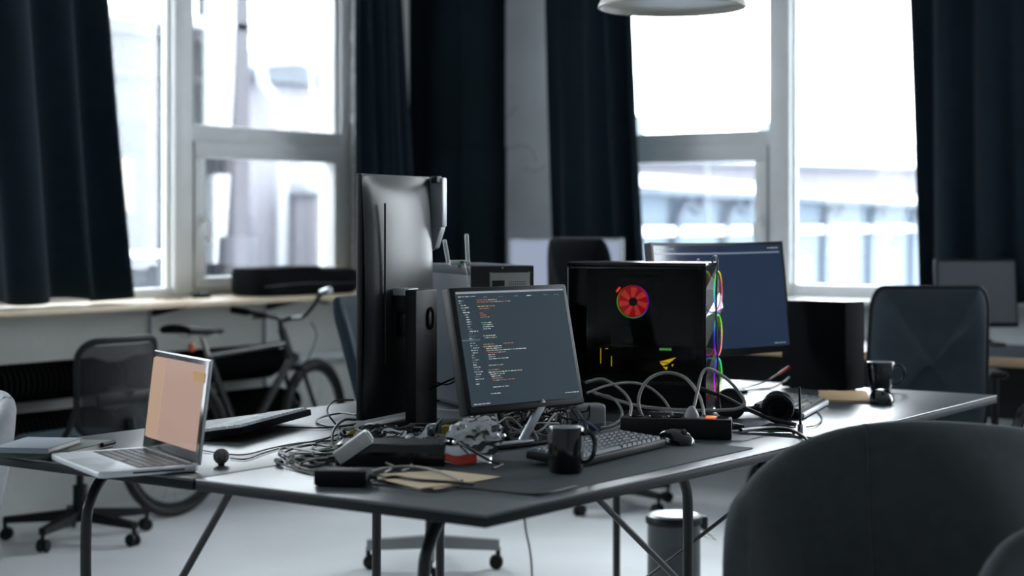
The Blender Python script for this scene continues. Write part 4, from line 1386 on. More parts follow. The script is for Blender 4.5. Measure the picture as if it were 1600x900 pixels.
MB().box((LW / 2 - 0.0005, 0.02, 0.010), (0.002, 0.12, 0.004)).build('port_strip', M_BLACK, lt)


# ================================================================== KEYBOARDS AND MICE
def keyboard(label, loc, rz, w, d, m_body, m_key, single, rows_=6, cols_=17, grp=None, rise=0.012, edge=None):
    """local origin: near left corner of the board (user side -y)."""
    t = thing('keyboard', label, 'keyboard', loc, rz)
    tl = T(0, 0, 0) @ RX(math.degrees(math.atan2(rise, d)))
    MB().prism([(0, 0), (d, 0), (d, 0.018), (0, 0.018)], 0, w, T(0, 0, 0.002) @ RX(math.degrees(math.atan2(rise, d))) @ Matrix(((0, 0, 1, 0), (1, 0, 0, 0), (0, 1, 0, 0), (0, 0, 0, 1))), 0.003).build('body', m_body, t)
    pit = (w - 0.018) / cols_
    pd = (d - 0.014) / rows_
    proto = None
    allk = MB()

    def cap(mb, cx, cy, ww):
        a, b = (ww - 0.0036) / 2, (pd - 0.0034) / 2
        mb.raw([(cx - a, cy - b, 0), (cx + a, cy - b, 0), (cx + a, cy + b, 0), (cx - a, cy + b, 0), (cx - a * 0.82, cy - b * 0.78, 0.008), (cx + a * 0.82, cy - b * 0.78, 0.008), (cx + a * 0.82, cy + b * 0.8, 0.008), (cx - a * 0.82, cy + b * 0.8, 0.008)],
               [(4, 5, 6, 7), (0, 1, 5, 4), (1, 2, 6, 5), (2, 3, 7, 6), (3, 0, 4, 7)])
    base = T(0, 0, 0.0195) @ tl
    for r_ in range(rows_):
        c_ = 0
        while c_ < cols_:
            span = 1
            if r_ == 0 and c_ == 3:
                span = 6
            elif r_ in (1, 2) and c_ == 0:
                span = 2
            elif r_ in (2, 1) and c_ == 12:
                span = 2
            cx = 0.009 + pit * (c_ + span / 2)
            cy = 0.007 + pd * (r_ + 0.5)
            if single:
                if span not in keyprotos:
                    b = MB()
                    cap(b, 0, 0, pit * span)
                    k_ = b.build('key', m_key, t, False)
                    keyprotos[span] = k_
                else:
                    k_ = keyprotos[span].copy()
                    COL.objects.link(k_)
                    k_.parent = t
                k_.location = base @ Vector((cx, cy, 0))
                k_.rotation_euler = (math.atan2(rise, d), 0, 0)
            else:
                b = bmesh.new()
                b.free()
                cap(allk, cx, cy, pit * span)
            c_ += span
    if not single:
        tag(allk.build('keycaps', m_key, t, False, m=base), kind='stuff')
    else:
        allk.bm.free()
    if edge:
        MB().box((w / 2, -0.004, 0.010), (w, 0.010, 0.014), 0.003).build('front_edge', edge, t)
    return t


keyprotos = {}
keyboard('black mechanical keyboard with grey keys on the desk mat', (0.60, 0.190, ZD + 0.003), 4.3, 0.445, 0.138, M_BLACK, M_KEY, True)
keyprotos = {}
k2 = keyboard('black slab keyboard with pale keys behind the laptop screen', (0.0, 0.0, ZD), 200, 0.46, 0.135, M_MATTE, M_KEYWHT, False, rise=0.02)
# its back right corner stands at (0.50, 1.15)
v_ = RZ(200) @ Vector((0.46, 0.135, 0))
k2.location = (0.505 - v_.x, 1.155 - v_.y, ZD)
keyboard('black keyboard with a silver front edge beside the headphones', (1.83, 0.242, ZD), 15.7, 0.40, 0.15, M_BLACK, M_KEYBLK, False, edge=M_ALU)


def mouse(label, loc, rz, ln=0.115, w=0.066, h=0.038):
    t = thing('mouse', label, 'mouse', loc, rz)

    def fn(u, v):
        a = math.pi * v
        y = -ln / 2 + ln * u
        e = math.sqrt(max(0.0, 1 - (2 * u - 1) ** 2))
        e = e ** 0.6
        return (w / 2 * e * math.cos(a), y, 0.001 + h * e * (0.75 + 0.35 * math.sin(math.pi * (u * 0.8 + 0.05))) / 1.1 * math.sin(a) ** 0.7)
    MB().grid(fn, 21, 15).build('mouse_shell', M_GLOSSBLK, t)
    MB().lathe([(0, -0.004), (0.009, -0.004), (0.009, 0.004), (0, 0.004)], 14, T(0, -ln * 0.28, h * 0.78) @ RY(90)).build('scroll_wheel', M_TUBE, t)
    return t


mouse('black mouse at the end of the grey keyed keyboard', (1.13, 0.245, ZD + 0.003), -20)
mouse('black mouse in front of the pale rimmed mug', (2.37, 0.235, ZD), -60, 0.12, 0.075, 0.045)


# ================================================================== SMALL THINGS ON THE DESKS
dm = MB().prism(round_rect(0.935, 0.455, 0.012, 3, 0.708, 0.272), 0, 0.0025, T(0, 0, ZD), 0.0008).build('desk_mat', M_MAT)
tag(dm, 'wide black desk mat under the grey keyed keyboard', 'desk mat')
ZM = ZD + 0.003


def mug(label, loc, rz, r0, r1, h, m_out, m_in, hr):
    t = thing('mug', label, 'mug', loc, rz)
    MB().lathe([(0, 0.0), (r0 * 0.92, 0.0), (r0, 0.004), (r0 + (r1 - r0) * 0.5, h * 0.5), (r1, h - 0.002), (r1 - 0.001, h), (r1 - 0.003, h)], 36).build('cup', m_out, t)
    MB().lathe([(r1 - 0.0028, h), (r1 - 0.005, h - 0.004), (r0 - 0.005, 0.008), (0, 0.006)], 36).build('lining', m_in, t)
    MB().tube(smooth_path([(r1 - 0.004, 0, h * 0.85), (r1 + hr * 0.6, 0, h * 0.88), (r1 + hr, 0, h * 0.66), (r1 + hr * 0.75, 0, h * 0.36), (r0 + (r1 - r0) * 0.3, 0, h * 0.22)]), 0.0055, 8).build('handle', m_out, t)
    return t


mug('straight black mug with pale rim in front of the keyboard', (0.548, 0.186, ZM), -72, 0.039, 0.041, 0.102, M_MUG, M_MUGIN, 0.026)
mug('dark tapered mug with pale rim beside the black box computer', (2.715, 0.39, ZD), -55, 0.034, 0.046, 0.10, mat('dark_teal_glaze', rgb(34, 40, 44), 0.2, coat=0.3), M_MUGIN, 0.032)

bl = thing('foam_ball', 'small grey foam ball standing beside the laptop', 'ball', (0.185, 0.905, ZD), 0)
MB().lathe([(0.0185 * math.sin(math.pi * i / 16), 0.021 - 0.0185 * math.cos(math.pi * i / 16)) for i in range(17)], 24).build('ball_foam', M_BALL, bl)
MB().lathe([(0, 0), (0.007, 0), (0.008, 0.004), (0, 0.006)], 16).build('ball_foot', M_BLACK, bl)

nb = thing('notebook', 'dark green notebook lying under the grey one at the desk corner', 'notebook', (0.105, 1.42, ZD), -70)
MB().box((0, 0, 0.008), (0.21, 0.245, 0.013), 0.002).build('pages', M_PAPER, nb)
MB().box((0, 0, 0.0155), (0.215, 0.25, 0.002), 0.0006).box((0, 0, 0.001), (0.215, 0.25, 0.002), 0.0006).box((0, -0.124, 0.008), (0.215, 0.003, 0.016), 0.0006).build('cover', M_NBGREEN, nb)
MB().tube([(0.112, 0.12, 0.0135), (0.112, 0.06, 0.0135)], 0.006, 8).build('pen_loop', M_BLACK, nb)
nb2 = thing('notebook', 'grey notebook lying on top of the dark green one', 'notebook', (0.055, 1.40, ZD + 0.017), -62)
MB().box((0, 0, 0.006), (0.138, 0.198, 0.009), 0.002).build('pages', M_PAPER, nb2)
MB().box((0, 0, 0.0115), (0.142, 0.204, 0.002), 0.0006).box((0, 0, 0.001), (0.142, 0.204, 0.002), 0.0006).box((0, -0.101, 0.006), (0.142, 0.002, 0.0125), 0.0005).build('cover', M_NBGREY, nb2)

pb = thing('power_brick', 'black laptop power brick at the front of the cable heap', 'power adapter', (0.125, 0.475, ZD), -62)
MB().box((0, 0, 0.018), (0.115, 0.062, 0.033), 0.004).build('brick_body', M_BLACKSOFT, pb)
MB().box((0.0, 0.0, 0.0345), (0.07, 0.03, 0.0006)).build('rating_label', M_BLACK, pb)
MB().tube([(0.055, 0, 0.018), (0.075, 0, 0.018)], [0.008, 0.005], 10).build('strain_relief', M_CABLE, pb)

wa = thing('white_adapter', 'white plug adapter tilted on the cable heap', 'plug adapter', (0.345, 0.64, ZD + 0.046), -52)
mm = RY(-35)
MB().box((0, 0, 0), (0.092, 0.040, 0.034), 0.005, mm).build('adapter_body', M_WHITEPL, wa)
MB().box((0, 0, 0), (0.004, 0.030, 0.024), 0.001, mm @ T(0.047, 0, 0)).build('end_cap', M_GREYPL, wa)
MB().tube([(0.0, 0, 0.0), (0.0, -0.012, 0.0)], 0.006, 10, False, mm @ T(0.02, -0.018, -0.004)).build('lead_socket', M_WHITEPL, wa)
for q in (-0.007, 0.007):
    MB().box((0, 0, 0), (0.012, 0.003, 0.006), 0.0005, mm @ T(-0.006 + 4 * q, 0, 0.021)).build('prong', M_STEEL, wa)

bx_ = thing('black_device', 'long black box shaped device among the cables', 'device', (0.44, 0.60, ZD), -57)
MB().box((0, 0, 0.027), (0.25, 0.12, 0.05), 0.003).build('device_body', M_GLOSSBLK, bx_)
MB().box((-0.1235, 0, 0.027), (0.006, 0.118, 0.048), 0.001).build('device_end', M_GREYPL, bx_)
MB().box((0, 0.0, 0.0525), (0.235, 0.108, 0.0012)).build('device_lid', M_BLACK, bx_)
for q in range(3):
    MB().box((0.02 + q * 0.03, -0.0605, 0.03), (0.014, 0.002, 0.008)).build('port', M_CASEIN, bx_)
for a in (-0.1, 0.1):
    for b in (-0.05, 0.05):
        MB().box((a, b, 0.001), (0.015, 0.015, 0.002)).build('foot', M_BLACK, bx_)

# crumpled foil bag
fb_ = thing('foil_bag', 'crumpled silver antistatic bag with a red label', 'bag', (0.575, 0.468, ZM), -55)
rnd = random.Random(21)
tb = bmesh.new()
bmesh.ops.create_icosphere(tb, subdivisions=4, radius=1.0)
from mathutils import noise as mnoise
for v in tb.verts:
    p = v.co.copy()
    n1 = mnoise.noise(p * 2.3 + Vector((3, 1, 7)))
    n2 = abs(mnoise.noise(p * 3.2 + Vector((9, 2, 4))))
    n3 = mnoise.noise(p * 11.0)
    f = 1 + 0.14 * n1 - 0.26 * n2
    z = p.z * f
    v.co = Vector((p.x * f * 0.074 + 0.012 * p.z, p.y * f * 0.045, max(-0.9, z) * 0.055 + 0.0505))
MB().add(tb).build('foil', M_FOIL, fb_, True, 28)
rl = MB()
rl.grid(lambda a, b: (lambda u, v: (-0.085 + 0.13 * u, -0.0525 - 0.03 * (1 - v), 0.003 + 0.05 * v * (1 - 0.55 * u) + 0.005 * math.sin(9 * u + 3 * v)))(0.12 + 0.62 * a, 0.05 + 0.5 * b), 9, 5)
o = rl.build('red_label', M_REDFOIL, fb_)
o.modifiers.new('film', 'SOLIDIFY').thickness = 0.001
fl = MB().grid(lambda u, v: (-0.085 + 0.13 * u, -0.05 - 0.03 * (1 - v), 0.002 + 0.05 * v * (1 - 0.55 * u) + 0.005 * math.sin(9 * u + 3 * v)), 12, 6).build('foil_flap', M_FOIL, fb_, True, 25)
fl.modifiers.new('film', 'SOLIDIFY').thickness = 0.0008

yw = thing('snack_wrapper', 'clear and yellow crumpled wrapper behind the foil bag', 'wrapper', (0.665, 0.615, ZD + 0.028), -50)
o = MB().grid(lambda u, v: (-0.02 + 0.075 * u, 0.012 * math.sin(5 * u + 2 * v), 0.0 + 0.032 * v + 0.028 * u + 0.003 * math.sin(11 * u)), 11, 6).build('yellow_film', M_YELLOW, yw, True, 25)
o.modifiers.new('film', 'SOLIDIFY').thickness = 0.001
o = MB().grid(lambda u, v: (-0.10 + 0.085 * u, -0.004 + 0.015 * math.sin(8 * u + 3 * v), -0.01 + 0.04 * v * (0.3 + 0.8 * u) + 0.025 * u + 0.005 * math.sin(13 * u)), 13, 6).build('clear_film', M_FOIL, yw, True, 25)
o.modifiers.new('film', 'SOLIDIFY').thickness = 0.0008
yw2 = thing('bubble_wrap', 'strip of crumpled clear packing film by the upright monitor base', 'packing film', (0.80, 0.86, ZD), -50)
o = MB().grid(lambda u, v: (-0.17 + 0.30 * u, 0.03 * v + 0.01 * math.sin(14 * u), 0.001 + (0.016 + 0.010 * math.sin(17 * u) + 0.006 * math.sin(31 * u + 2)) * v + 0.004), 40, 6).build('film_strip', M_FOIL, yw2, True, 25)
o.modifiers.new('film', 'SOLIDIFY').thickness = 0.0008
MB().grid(lambda u, v: (-0.15 + 0.05 * u, -0.012 - 0.004 * math.sin(4 * u), 0.004 + 0.02 * v + 0.004 * math.sin(5 * u)), 6, 4).build('yellow_tag', M_YELLOW, yw2).modifiers.new('film', 'SOLIDIFY').thickness = 0.001

ev = MB().prism([(0.175, 0.262), (0.395, 0.255), (0.40, 0.42), (0.27, 0.50)], 0, 0.0015, T(0, 0, ZM + 0.0003)).build('envelope', M_MANILA, None, False)
tag(ev, 'manila paper sheet lying under the adapter leads', 'paper')
ev2 = MB().prism([(0.150, 0.285), (0.285, 0.252), (0.335, 0.40), (0.215, 0.47)], 0, 0.002, T(0, 0, ZM + 0.0022)).build('envelope', M_MANILA, None, False)
tag(ev2, 'smaller manila sheet on top nearest the desk corner', 'paper')

# power strip
st = thing('power_strip', 'black power strip with a glowing orange switch by the mouse', 'power strip', (1.292, 0.172, ZD), 118)
SLn = 0.29
MB().box((SLn / 2, -0.035, 0.0265), (SLn, 0.07, 0.053), 0.005).build('strip_body', M_BLACK, st)
MB().box((0.055, -0.035, 0.0545), (0.026, 0.020, 0.006), 0.002).build('switch', M_ORANGE, st)
MB().tube([(0.0, -0.05, 0.03), (-0.03, -0.055, 0.028)], [0.010, 0.006], 10).build('strain_relief', M_CABLE, st)
MB().lathe([(0, 0), (0.019, 0), (0.019, 0.008), (0.012, 0.022), (0.005, 0.03), (0, 0.03)], 16, T(0.105, -0.035, 0.053)).build('plug', M_GREYPL, st)
for q in (0.025, 0.15, 0.2, 0.25):
    MB().lathe([(0, 0), (0.019, 0), (0.019, 0.003), (0.017, 0.003), (0.016, 0.0005), (0, 0.0005)], 18, T(q, -0.035, 0.053)).build('socket', M_GLOSSBLK, st)

wb = thing('white_box', 'small pale plastic box standing on the cables by the code screen', 'box', (1.265, 0.60, ZD), -38)
MB().box((0, 0, 0.036), (0.088, 0.055, 0.07), 0.010, seg=3).build('box_shell', M_GREYPL, wb)
MB().box((0, -0.0275, 0.012), (0.07, 0.002, 0.014), 0.001).build('blue_band', M_FACBLUE, wb)

# headphones lying on the desk
hp = thing('headphones', 'black headphones lying beside the silver edged keyboard', 'headphones', (1.71, 0.255, ZD), -60)
for k, (x, y, z, a) in enumerate(((0.0, 0.0, 0.048, 14), (-0.13, 0.10, 0.042, -12))):
    mm = T(x, y, z) @ RX(90 + a)
    c_ = MB().lathe([(0, -0.012), (0.03, -0.013), (0.043, -0.006), (0.045, 0.004), (0.040, 0.012), (0, 0.012)], 30, mm).build('ear_cup', M_GLOSSBLK if k == 0 else M_BLACK, hp)
    MB().tube([(0.034 * math.cos(2 * math.pi * i / 28), 0.034 * math.sin(2 * math.pi * i / 28), -0.016 if k else 0.018) for i in range(28)], 0.0115, 8, True, mm).build('ear_pad', M_BLACKSOFT, c_)
    MB().tube([(0.024 * math.cos(2 * math.pi * i / 28), 0.024 * math.sin(2 * math.pi * i / 28), -0.0125) for i in range(28)], 0.0014, 6, True, mm).build('cup_ring', M_CHROME, c_)
MB().tube(smooth_path([(0.0, 0.012, 0.045), (0.03, 0.05, 0.03), (0.035, 0.11, 0.02), (0.0, 0.17, 0.018), (-0.07, 0.185, 0.018), (-0.13, 0.16, 0.022), (-0.145, 0.12, 0.034)]), 0.009, 8).build('headband', M_BLACK, hp)

# small circuit board with a rod antenna
cbd = thing('antenna_board', 'small clear tray with a thin black rod antenna near the desk gap', 'antenna', (1.50, 0.13, ZD), -63)
MB().box((-0.045, 0.01, 0.004), (0.15, 0.10, 0.003), 0.001).build('tray', M_CLEAR, cbd)
for y in (-0.02, 0.012):
    MB().box((-0.05, y, 0.0065), (0.12, 0.004, 0.002), 0.0005).build('board_rail', M_BLACK, cbd)
for x, y in ((-0.11, -0.03), (0.02, -0.03), (0.02, 0.05), (-0.11, 0.05)):
    MB().tube([(x, y, 0), (x, y, 0.003)], 0.004, 8).build('stud', M_STEEL, cbd)
MB().tube([(0.045, 0.045, 0.0), (0.045, 0.045, 0.02)], 0.008, 10).build('antenna_base', M_CHROME, cbd)
MB().tube([(0.045, 0.045, 0.015), (0.042, 0.05, 0.12)], [0.004, 0.0028], 8).build('rod', M_BLACK, cbd)

kn = thing('kraft_booklet', 'kraft brown booklet lying in front of the black box computer', 'booklet', (2.41, 0.38, ZD), -62)
MB().box((0, 0, 0.004), (0.15, 0.215, 0.004), 0.0008).build('pages', M_PAPER, kn)
MB().box((0, 0, 0), (0.153, 0.22, 0.0016), 0.0005, T(0, 0, 0.0125) @ RX(2.5)).box((0, 0, 0), (0.153, 0.22, 0.0014), 0.0004, T(0, 0, 0.0012)).build('cover', M_KRAFT, kn)

# pedal bin under the far desk half
bn = thing('pedal_bin', 'dark grey pedal bin with a bright lid on the floor under the desks', 'bin', (2.60, 1.12, 0), -120)
MB().lathe([(0, 0.0), (0.093, 0.0), (0.096, 0.01), (0.094, 0.02), (0.093, 0.24), (0.095, 0.25), (0, 0.25)], 32).build('bin_body', M_BIN, bn)
MB().lathe([(0.098, 0.245), (0.100, 0.25), (0.100, 0.265), (0.096, 0.272), (0, 0.272)], 32).build('lid_rim', M_BLACK, bn)
MB().lathe([(0.0, 0.2735), (0.05, 0.2815), (0.085, 0.2785), (0.092, 0.2715), (0, 0.271)], 32).build('lid', M_SILVERPL, bn)
MB().box((0.0, 0.108, 0.24), (0.06, 0.03, 0.05), 0.006).build('hinge_block', M_BLACK, bn)
MB().tube(smooth_path([(-0.08, 0.06, 0.235), (-0.115, 0.1, 0.2), (0, 0.15, 0.18), (0.115, 0.1, 0.2), (0.08, 0.06, 0.235)]), 0.003, 6).build('carry_handle', M_STEEL, bn)
MB().box((0.0, -0.115, 0.018), (0.05, 0.06, 0.012), 0.003).build('pedal', M_BLACK, bn)

# a shoe on the floor beyond the desks
so = thing('shoe', 'dark shoe with a tan sole on the floor beyond the desks', 'shoe', (4.98, 1.96, 0), -40)


def shoe(u, v):
    x = -0.14 + 0.28 * u
    w = 0.042 * (1 - (abs(2 * u - 1)) ** 3) ** 0.5 + 0.004
    a = math.pi * v
    h = 0.055 + 0.065 * max(0, 1 - u * 1.7) ** 0.6
    return (x, w * math.cos(a), 0.025 + h * math.sin(a) ** 0.6 * (1 - (abs(2 * u - 1)) ** 5))


MB().grid(shoe, 22, 13).build('upper', M_BLACKSOFT, so)
MB().prism([(-0.145 + 0.29 * (0.5 - 0.5 * math.cos(math.pi * i / 10)), -0.047 * math.sin(math.pi * i / 10) ** 0.6) for i in range(11)] + [(0.145 - 0.29 * (0.5 - 0.5 * math.cos(math.pi * i / 10)), 0.047 * math.sin(math.pi * i / 10) ** 0.6) for i in range(1, 10)], 0.0, 0.027).build('sole', M_KRAFT, so)
MB().tube(smooth_path([(-0.02, -0.02, 0.098), (0.0, 0.02, 0.095), (0.02, -0.02, 0.088), (0.04, 0.018, 0.08)]), 0.003, 6).build('lace', M_CABLE, so)

# ================================================================== CABLES
CB = {
    'loop_a': [(1.407, 0.473, 0.731), (1.403, 0.512, 0.771), (1.414, 0.531, 0.818), (1.446, 0.521, 0.866), (1.492, 0.491, 0.885), (1.506, 0.438, 0.873), (1.475, 0.379, 0.836), (1.431, 0.338, 0.804), (1.380, 0.305, 0.786)],
    'loop_b': [(1.099, 0.267, 0.754), (1.253, 0.309, 0.761), (1.378, 0.343, 0.787), (1.457, 0.369, 0.842), (1.508, 0.384, 0.886), (1.530, 0.372, 0.898), (1.557, 0.334, 0.871), (1.577, 0.306, 0.834), (1.577, 0.289, 0.805), (1.555, 0.303, 0.790), (1.513, 0.360, 0.786), (1.468, 0.456, 0.786), (1.450, 0.549, 0.792), (1.442, 0.628, 0.806), (1.422, 0.690, 0.826)],
    'loop_c': [(1.280, 0.614, 0.838), (1.347, 0.589, 0.855), (1.417, 0.560, 0.859), (1.463, 0.532, 0.846), (1.485, 0.501, 0.817), (1.481, 0.472, 0.787), (1.462, 0.448, 0.761)],
    'loop_d': [(1.361, 0.672, 0.857), (1.370, 0.625, 0.869), (1.368, 0.577, 0.853), (1.361, 0.535, 0.826), (1.333, 0.505, 0.795), (1.272, 0.487, 0.767), (1.217, 0.495, 0.751), (1.176, 0.519, 0.745)],
    'loop_e': [(1.360, 0.639, 0.827), (1.361, 0.587, 0.821), (1.334, 0.539, 0.796), (1.300, 0.517, 0.773), (1.251, 0.517, 0.758), (1.217, 0.529, 0.755)],
    'headband_cable': [(1.637, 0.461, 0.831), (1.657, 0.400, 0.809), (1.659, 0.329, 0.781), (1.660, 0.260, 0.760), (1.650, 0.170, 0.746)],
    'k1': [(0.919, 1.144, 0.817), (0.814, 1.119, 0.824), (0.750, 1.087, 0.807), (0.720, 1.044, 0.789), (0.828, 1.102, 0.746), (0.806, 1.035, 0.746)],
    'k2': [(1.062, 1.259, 0.756), (1.086, 1.344, 0.752), (0.994, 1.335, 0.748), (0.916, 1.273, 0.745), (0.873, 1.178, 0.745), (0.934, 1.156, 0.746)],
    'k3': [(0.750, 1.275, 0.750), (0.805, 1.232, 0.746), (0.852, 1.182, 0.745), (0.954, 1.165, 0.747)],
    'k4': [(0.795, 1.026, 0.782), (0.702, 0.984, 0.793), (0.621, 0.942, 0.784), (0.556, 0.895, 0.768), (0.498, 0.832, 0.747), (0.449, 0.755, 0.746)],
    'k5': [(0.319, 1.105, 0.745), (0.313, 1.026, 0.744), (0.336, 0.974, 0.744), (0.459, 1.007, 0.744), (0.574, 1.018, 0.744), (0.654, 0.969, 0.746)],
    'k6': [(0.265, 0.956, 0.744), (0.279, 0.917, 0.744), (0.389, 0.961, 0.744), (0.509, 1.000, 0.744), (0.639, 1.011, 0.746), (0.759, 1.052, 0.746)],
    'k7': [(0.249, 0.793, 0.750), (0.238, 0.744, 0.745), (0.204, 0.663, 0.744), (0.188, 0.590, 0.745), (0.233, 0.583, 0.746)],
    'k8': [(0.311, 0.672, 0.747), (0.300, 0.722, 0.750), (0.345, 0.834, 0.748), (0.406, 0.931, 0.746), (0.466, 0.970, 0.746), (0.441, 0.872, 0.750), (0.404, 0.766, 0.750)],
    'k9': [(0.336, 0.685, 0.752), (0.258, 0.673, 0.750), (0.222, 0.689, 0.747), (0.278, 0.741, 0.748), (0.379, 0.774, 0.752), (0.491, 0.803, 0.750)],
    'k10': [(0.225, 0.604, 0.748), (0.207, 0.646, 0.748), (0.253, 0.734, 0.747), (0.344, 0.803, 0.749), (0.481, 0.857, 0.750), (0.606, 0.894, 0.750)],
    'k11': [(0.522, 0.841, 0.750), (0.536, 0.939, 0.749), (0.441, 0.931, 0.747), (0.353, 0.861, 0.748), (0.318, 0.758, 0.751), (0.375, 0.730, 0.750)],
    'k12': [(0.821, 1.055, 0.750), (0.715, 1.024, 0.749), (0.603, 0.982, 0.747), (0.510, 0.918, 0.747), (0.466, 0.843, 0.748), (0.522, 0.841, 0.750)],
    'port_hang': [(1.259, 1.204, 1.178), (1.253, 1.160, 1.147), (1.237, 1.131, 1.096), (1.222, 1.119, 1.024), (1.208, 1.103, 0.951), (1.214, 1.096, 0.915), (1.221, 1.120, 0.876), (1.233, 1.154, 0.855)],
    'wifi': [(1.416, 1.140, 1.182), (1.373, 1.098, 1.159), (1.354, 1.073, 1.103), (1.349, 1.063, 1.020), (1.336, 1.046, 0.909), (1.299, 1.013, 0.802)],
    'white': [(0.419, 0.693, 0.766), (0.410, 0.653, 0.767), (0.394, 0.608, 0.758), (0.384, 0.571, 0.750), (0.361, 0.532, 0.747), (0.292, 0.502, 0.746)],
    'white2': [(0.656, 0.707, 0.772), (0.566, 0.660, 0.787), (0.509, 0.619, 0.781), (0.492, 0.593, 0.763), (0.457, 0.555, 0.752), (0.397, 0.513, 0.746), (0.331, 0.483, 0.746)],
    'brick_a': [(0.125, 0.402, 0.755), (0.193, 0.428, 0.750), (0.230, 0.414, 0.751), (0.222, 0.345, 0.751), (0.237, 0.278, 0.751), (0.240, 0.212, 0.751)],
    'brick_b': [(0.111, 0.394, 0.752), (0.133, 0.333, 0.748), (0.127, 0.250, 0.747), (0.146, 0.223, 0.747), (0.211, 0.207, 0.747), (0.216, 0.127, 0.747), (0.235, 0.043, 0.747), (0.367, 0.037, 0.747)],
    'brick_c': [(0.246, 0.519, 0.750), (0.328, 0.524, 0.750), (0.363, 0.487, 0.752), (0.347, 0.415, 0.754), (0.307, 0.333, 0.753), (0.269, 0.265, 0.751)],
    'over_bag': [(0.699, 0.732, 0.778), (0.644, 0.637, 0.787), (0.570, 0.535, 0.793), (0.517, 0.456, 0.788), (0.513, 0.410, 0.771), (0.526, 0.374, 0.753), (0.523, 0.344, 0.750), (0.460, 0.325, 0.750)],
    'strip': [(1.317, 0.159, 0.765), (1.451, 0.160, 0.757), (1.515, 0.123, 0.750), (1.403, 0.022, 0.748), (1.326, -0.029, 0.737), (1.325, -0.027, 0.708), (1.333, -0.005, 0.677), (1.368, 0.016, 0.559)],
    'phone': [(2.061, 0.348, 0.745), (2.034, 0.295, 0.745), (1.843, 0.184, 0.745), (1.692, 0.127, 0.745), (1.627, 0.125, 0.746)],
    'red': [(2.465, 0.816, 0.745), (2.524, 0.794, 0.746), (2.282, 0.595, 0.796), (2.396, 0.608, 0.810), (2.508, 0.623, 0.825)],
    'wht3': [(2.396, 0.761, 0.745), (2.512, 0.751, 0.745), (2.574, 0.724, 0.746), (2.404, 0.596, 0.783), (2.508, 0.623, 0.791)],
    'top': [(1.762, 0.494, 1.184), (1.727, 0.474, 1.200), (1.697, 0.447, 1.208), (1.674, 0.428, 1.190), (1.664, 0.425, 1.136), (1.654, 0.421, 1.027), (1.648, 0.413, 0.918), (1.650, 0.410, 0.809), (1.644, 0.401, 0.771)],
    'hang': [(0.283, 0.113, 0.697), (0.303, 0.121, 0.653), (0.324, 0.126, 0.609), (0.343, 0.134, 0.551), (0.377, 0.155, 0.405)],
    'bluec': [(1.142, 0.613, 0.750), (1.208, 0.622, 0.755), (1.142, 0.547, 0.783), (1.079, 0.465, 0.780), (1.065, 0.432, 0.768)],
    'blackc': [(1.176, 0.586, 0.817), (1.084, 0.508, 0.808), (1.044, 0.462, 0.790), (1.030, 0.447, 0.773)],
    'k13': [(1.195, 1.156, 0.885), (1.125, 0.997, 0.853), (1.077, 0.893, 0.880), (1.053, 0.841, 0.910)],
    'k14': [(1.015, 0.978, 0.793), (1.059, 1.002, 0.831), (1.046, 0.935, 0.863), (0.993, 0.838, 0.892)],
}


def cable(key, r, m, label, plug=None):
    o = MB().tube(smooth_path([(x, y, max(z, ZD + r)) if (x > -1 and z > 0.70) else (x, y, z) for x, y, z in CB[key]], 8), r, 8).build('cable', m, None, True, 80)
    tag(o, label, 'cable')
    return o


cable('loop_a', 0.0048, M_CABLEG, 'grey cable in a round loop ending in the power strip plug')
cable('loop_b', 0.0048, M_CABLEG, 'grey cable rising in a triangle in front of the glass computer front')
cable('loop_c', 0.0035, M_CABLEG, 'thin grey cable arching across the foot of the glass computer')
cable('loop_d', 0.0042, M_CABLEG, 'grey cable in a wide loop behind the small pale box')
cable('loop_e', 0.0035, M_CABLEG, 'small inner grey cable loop behind the small pale box')
cable('headband_cable', 0.006, M_CABLE, 'thick dark cable running from the glass computer to the antenna tray')
cable('k1', 0.0025, M_CABLE, 'thin black cable standing in a tall loop left of the upright monitor')
cable('k2', 0.0028, M_CABLE, 'black cable in a flat loop at the end of the slab keyboard')
cable('k3', 0.0022, M_CABLE, 'straight thin black lead leaving the slab keyboard')
cable('k4', 0.0036, M_CABLE, 'thick black cable arching down onto the heap by the grey box end')
cable('k5', 0.002, M_CABLE, 'long thin black lead passing behind the foam ball')
cable('k6', 0.002, M_CABLE, 'long thin black lead starting at the foam ball')
o = cable('k7', 0.0024, M_CABLEG, 'thin grey lead with a loose barrel plug nearest the laptop')
MB().tube([(0.252, 0.778, ZD + 0.0085), (0.262, 0.795, ZD + 0.009), (0.274, 0.815, ZD + 0.009)], [0.006, 0.0085, 0.006], 10).build('barrel_plug', M_BLACK, o)
cable('k8', 0.0036, M_CABLEG, 'grey cable coiled on the left side of the cable heap')
cable('k9', 0.003, M_CABLE, 'black cable doubled back at the front of the cable heap')
cable('k10', 0.0038, M_CABLEG, 'thick grey cable curling beside the black power brick')
cable('k11', 0.003, M_CABLE, 'black cable folded across the top of the cable heap')
cable('k12', 0.0026, M_CABLE, 'black cable curving between the slab keyboard and the heap')
cable('port_hang', 0.003, M_CABLE, 'black cable hanging down behind the upright monitor stand')
cable('wifi', 0.0022, M_CABLEG, 'grey lead hanging from the white wireless adapter')
cable('white', 0.003, M_CABLEW, 'white lead leaving the tilted white plug adapter')
cable('white2', 0.0033, M_CABLEW, 'white cable hooked over the front of the long black device')
cable('brick_a', 0.0033, M_CABLE, 'black lead from the power brick lying across the manila sheets')
cable('brick_b', 0.0028, M_CABLE, 'black lead trailing along the desk mat edge towards the mug')
cable('brick_c', 0.0034, M_CABLEG, 'grey lead arching over the far side of the manila sheets')
cable('over_bag', 0.003, M_CABLE, 'black cable draped over the foil bag')
cable('strip', 0.0045, M_CABLE, 'black mains cable from the power strip dropping over the desk edge')
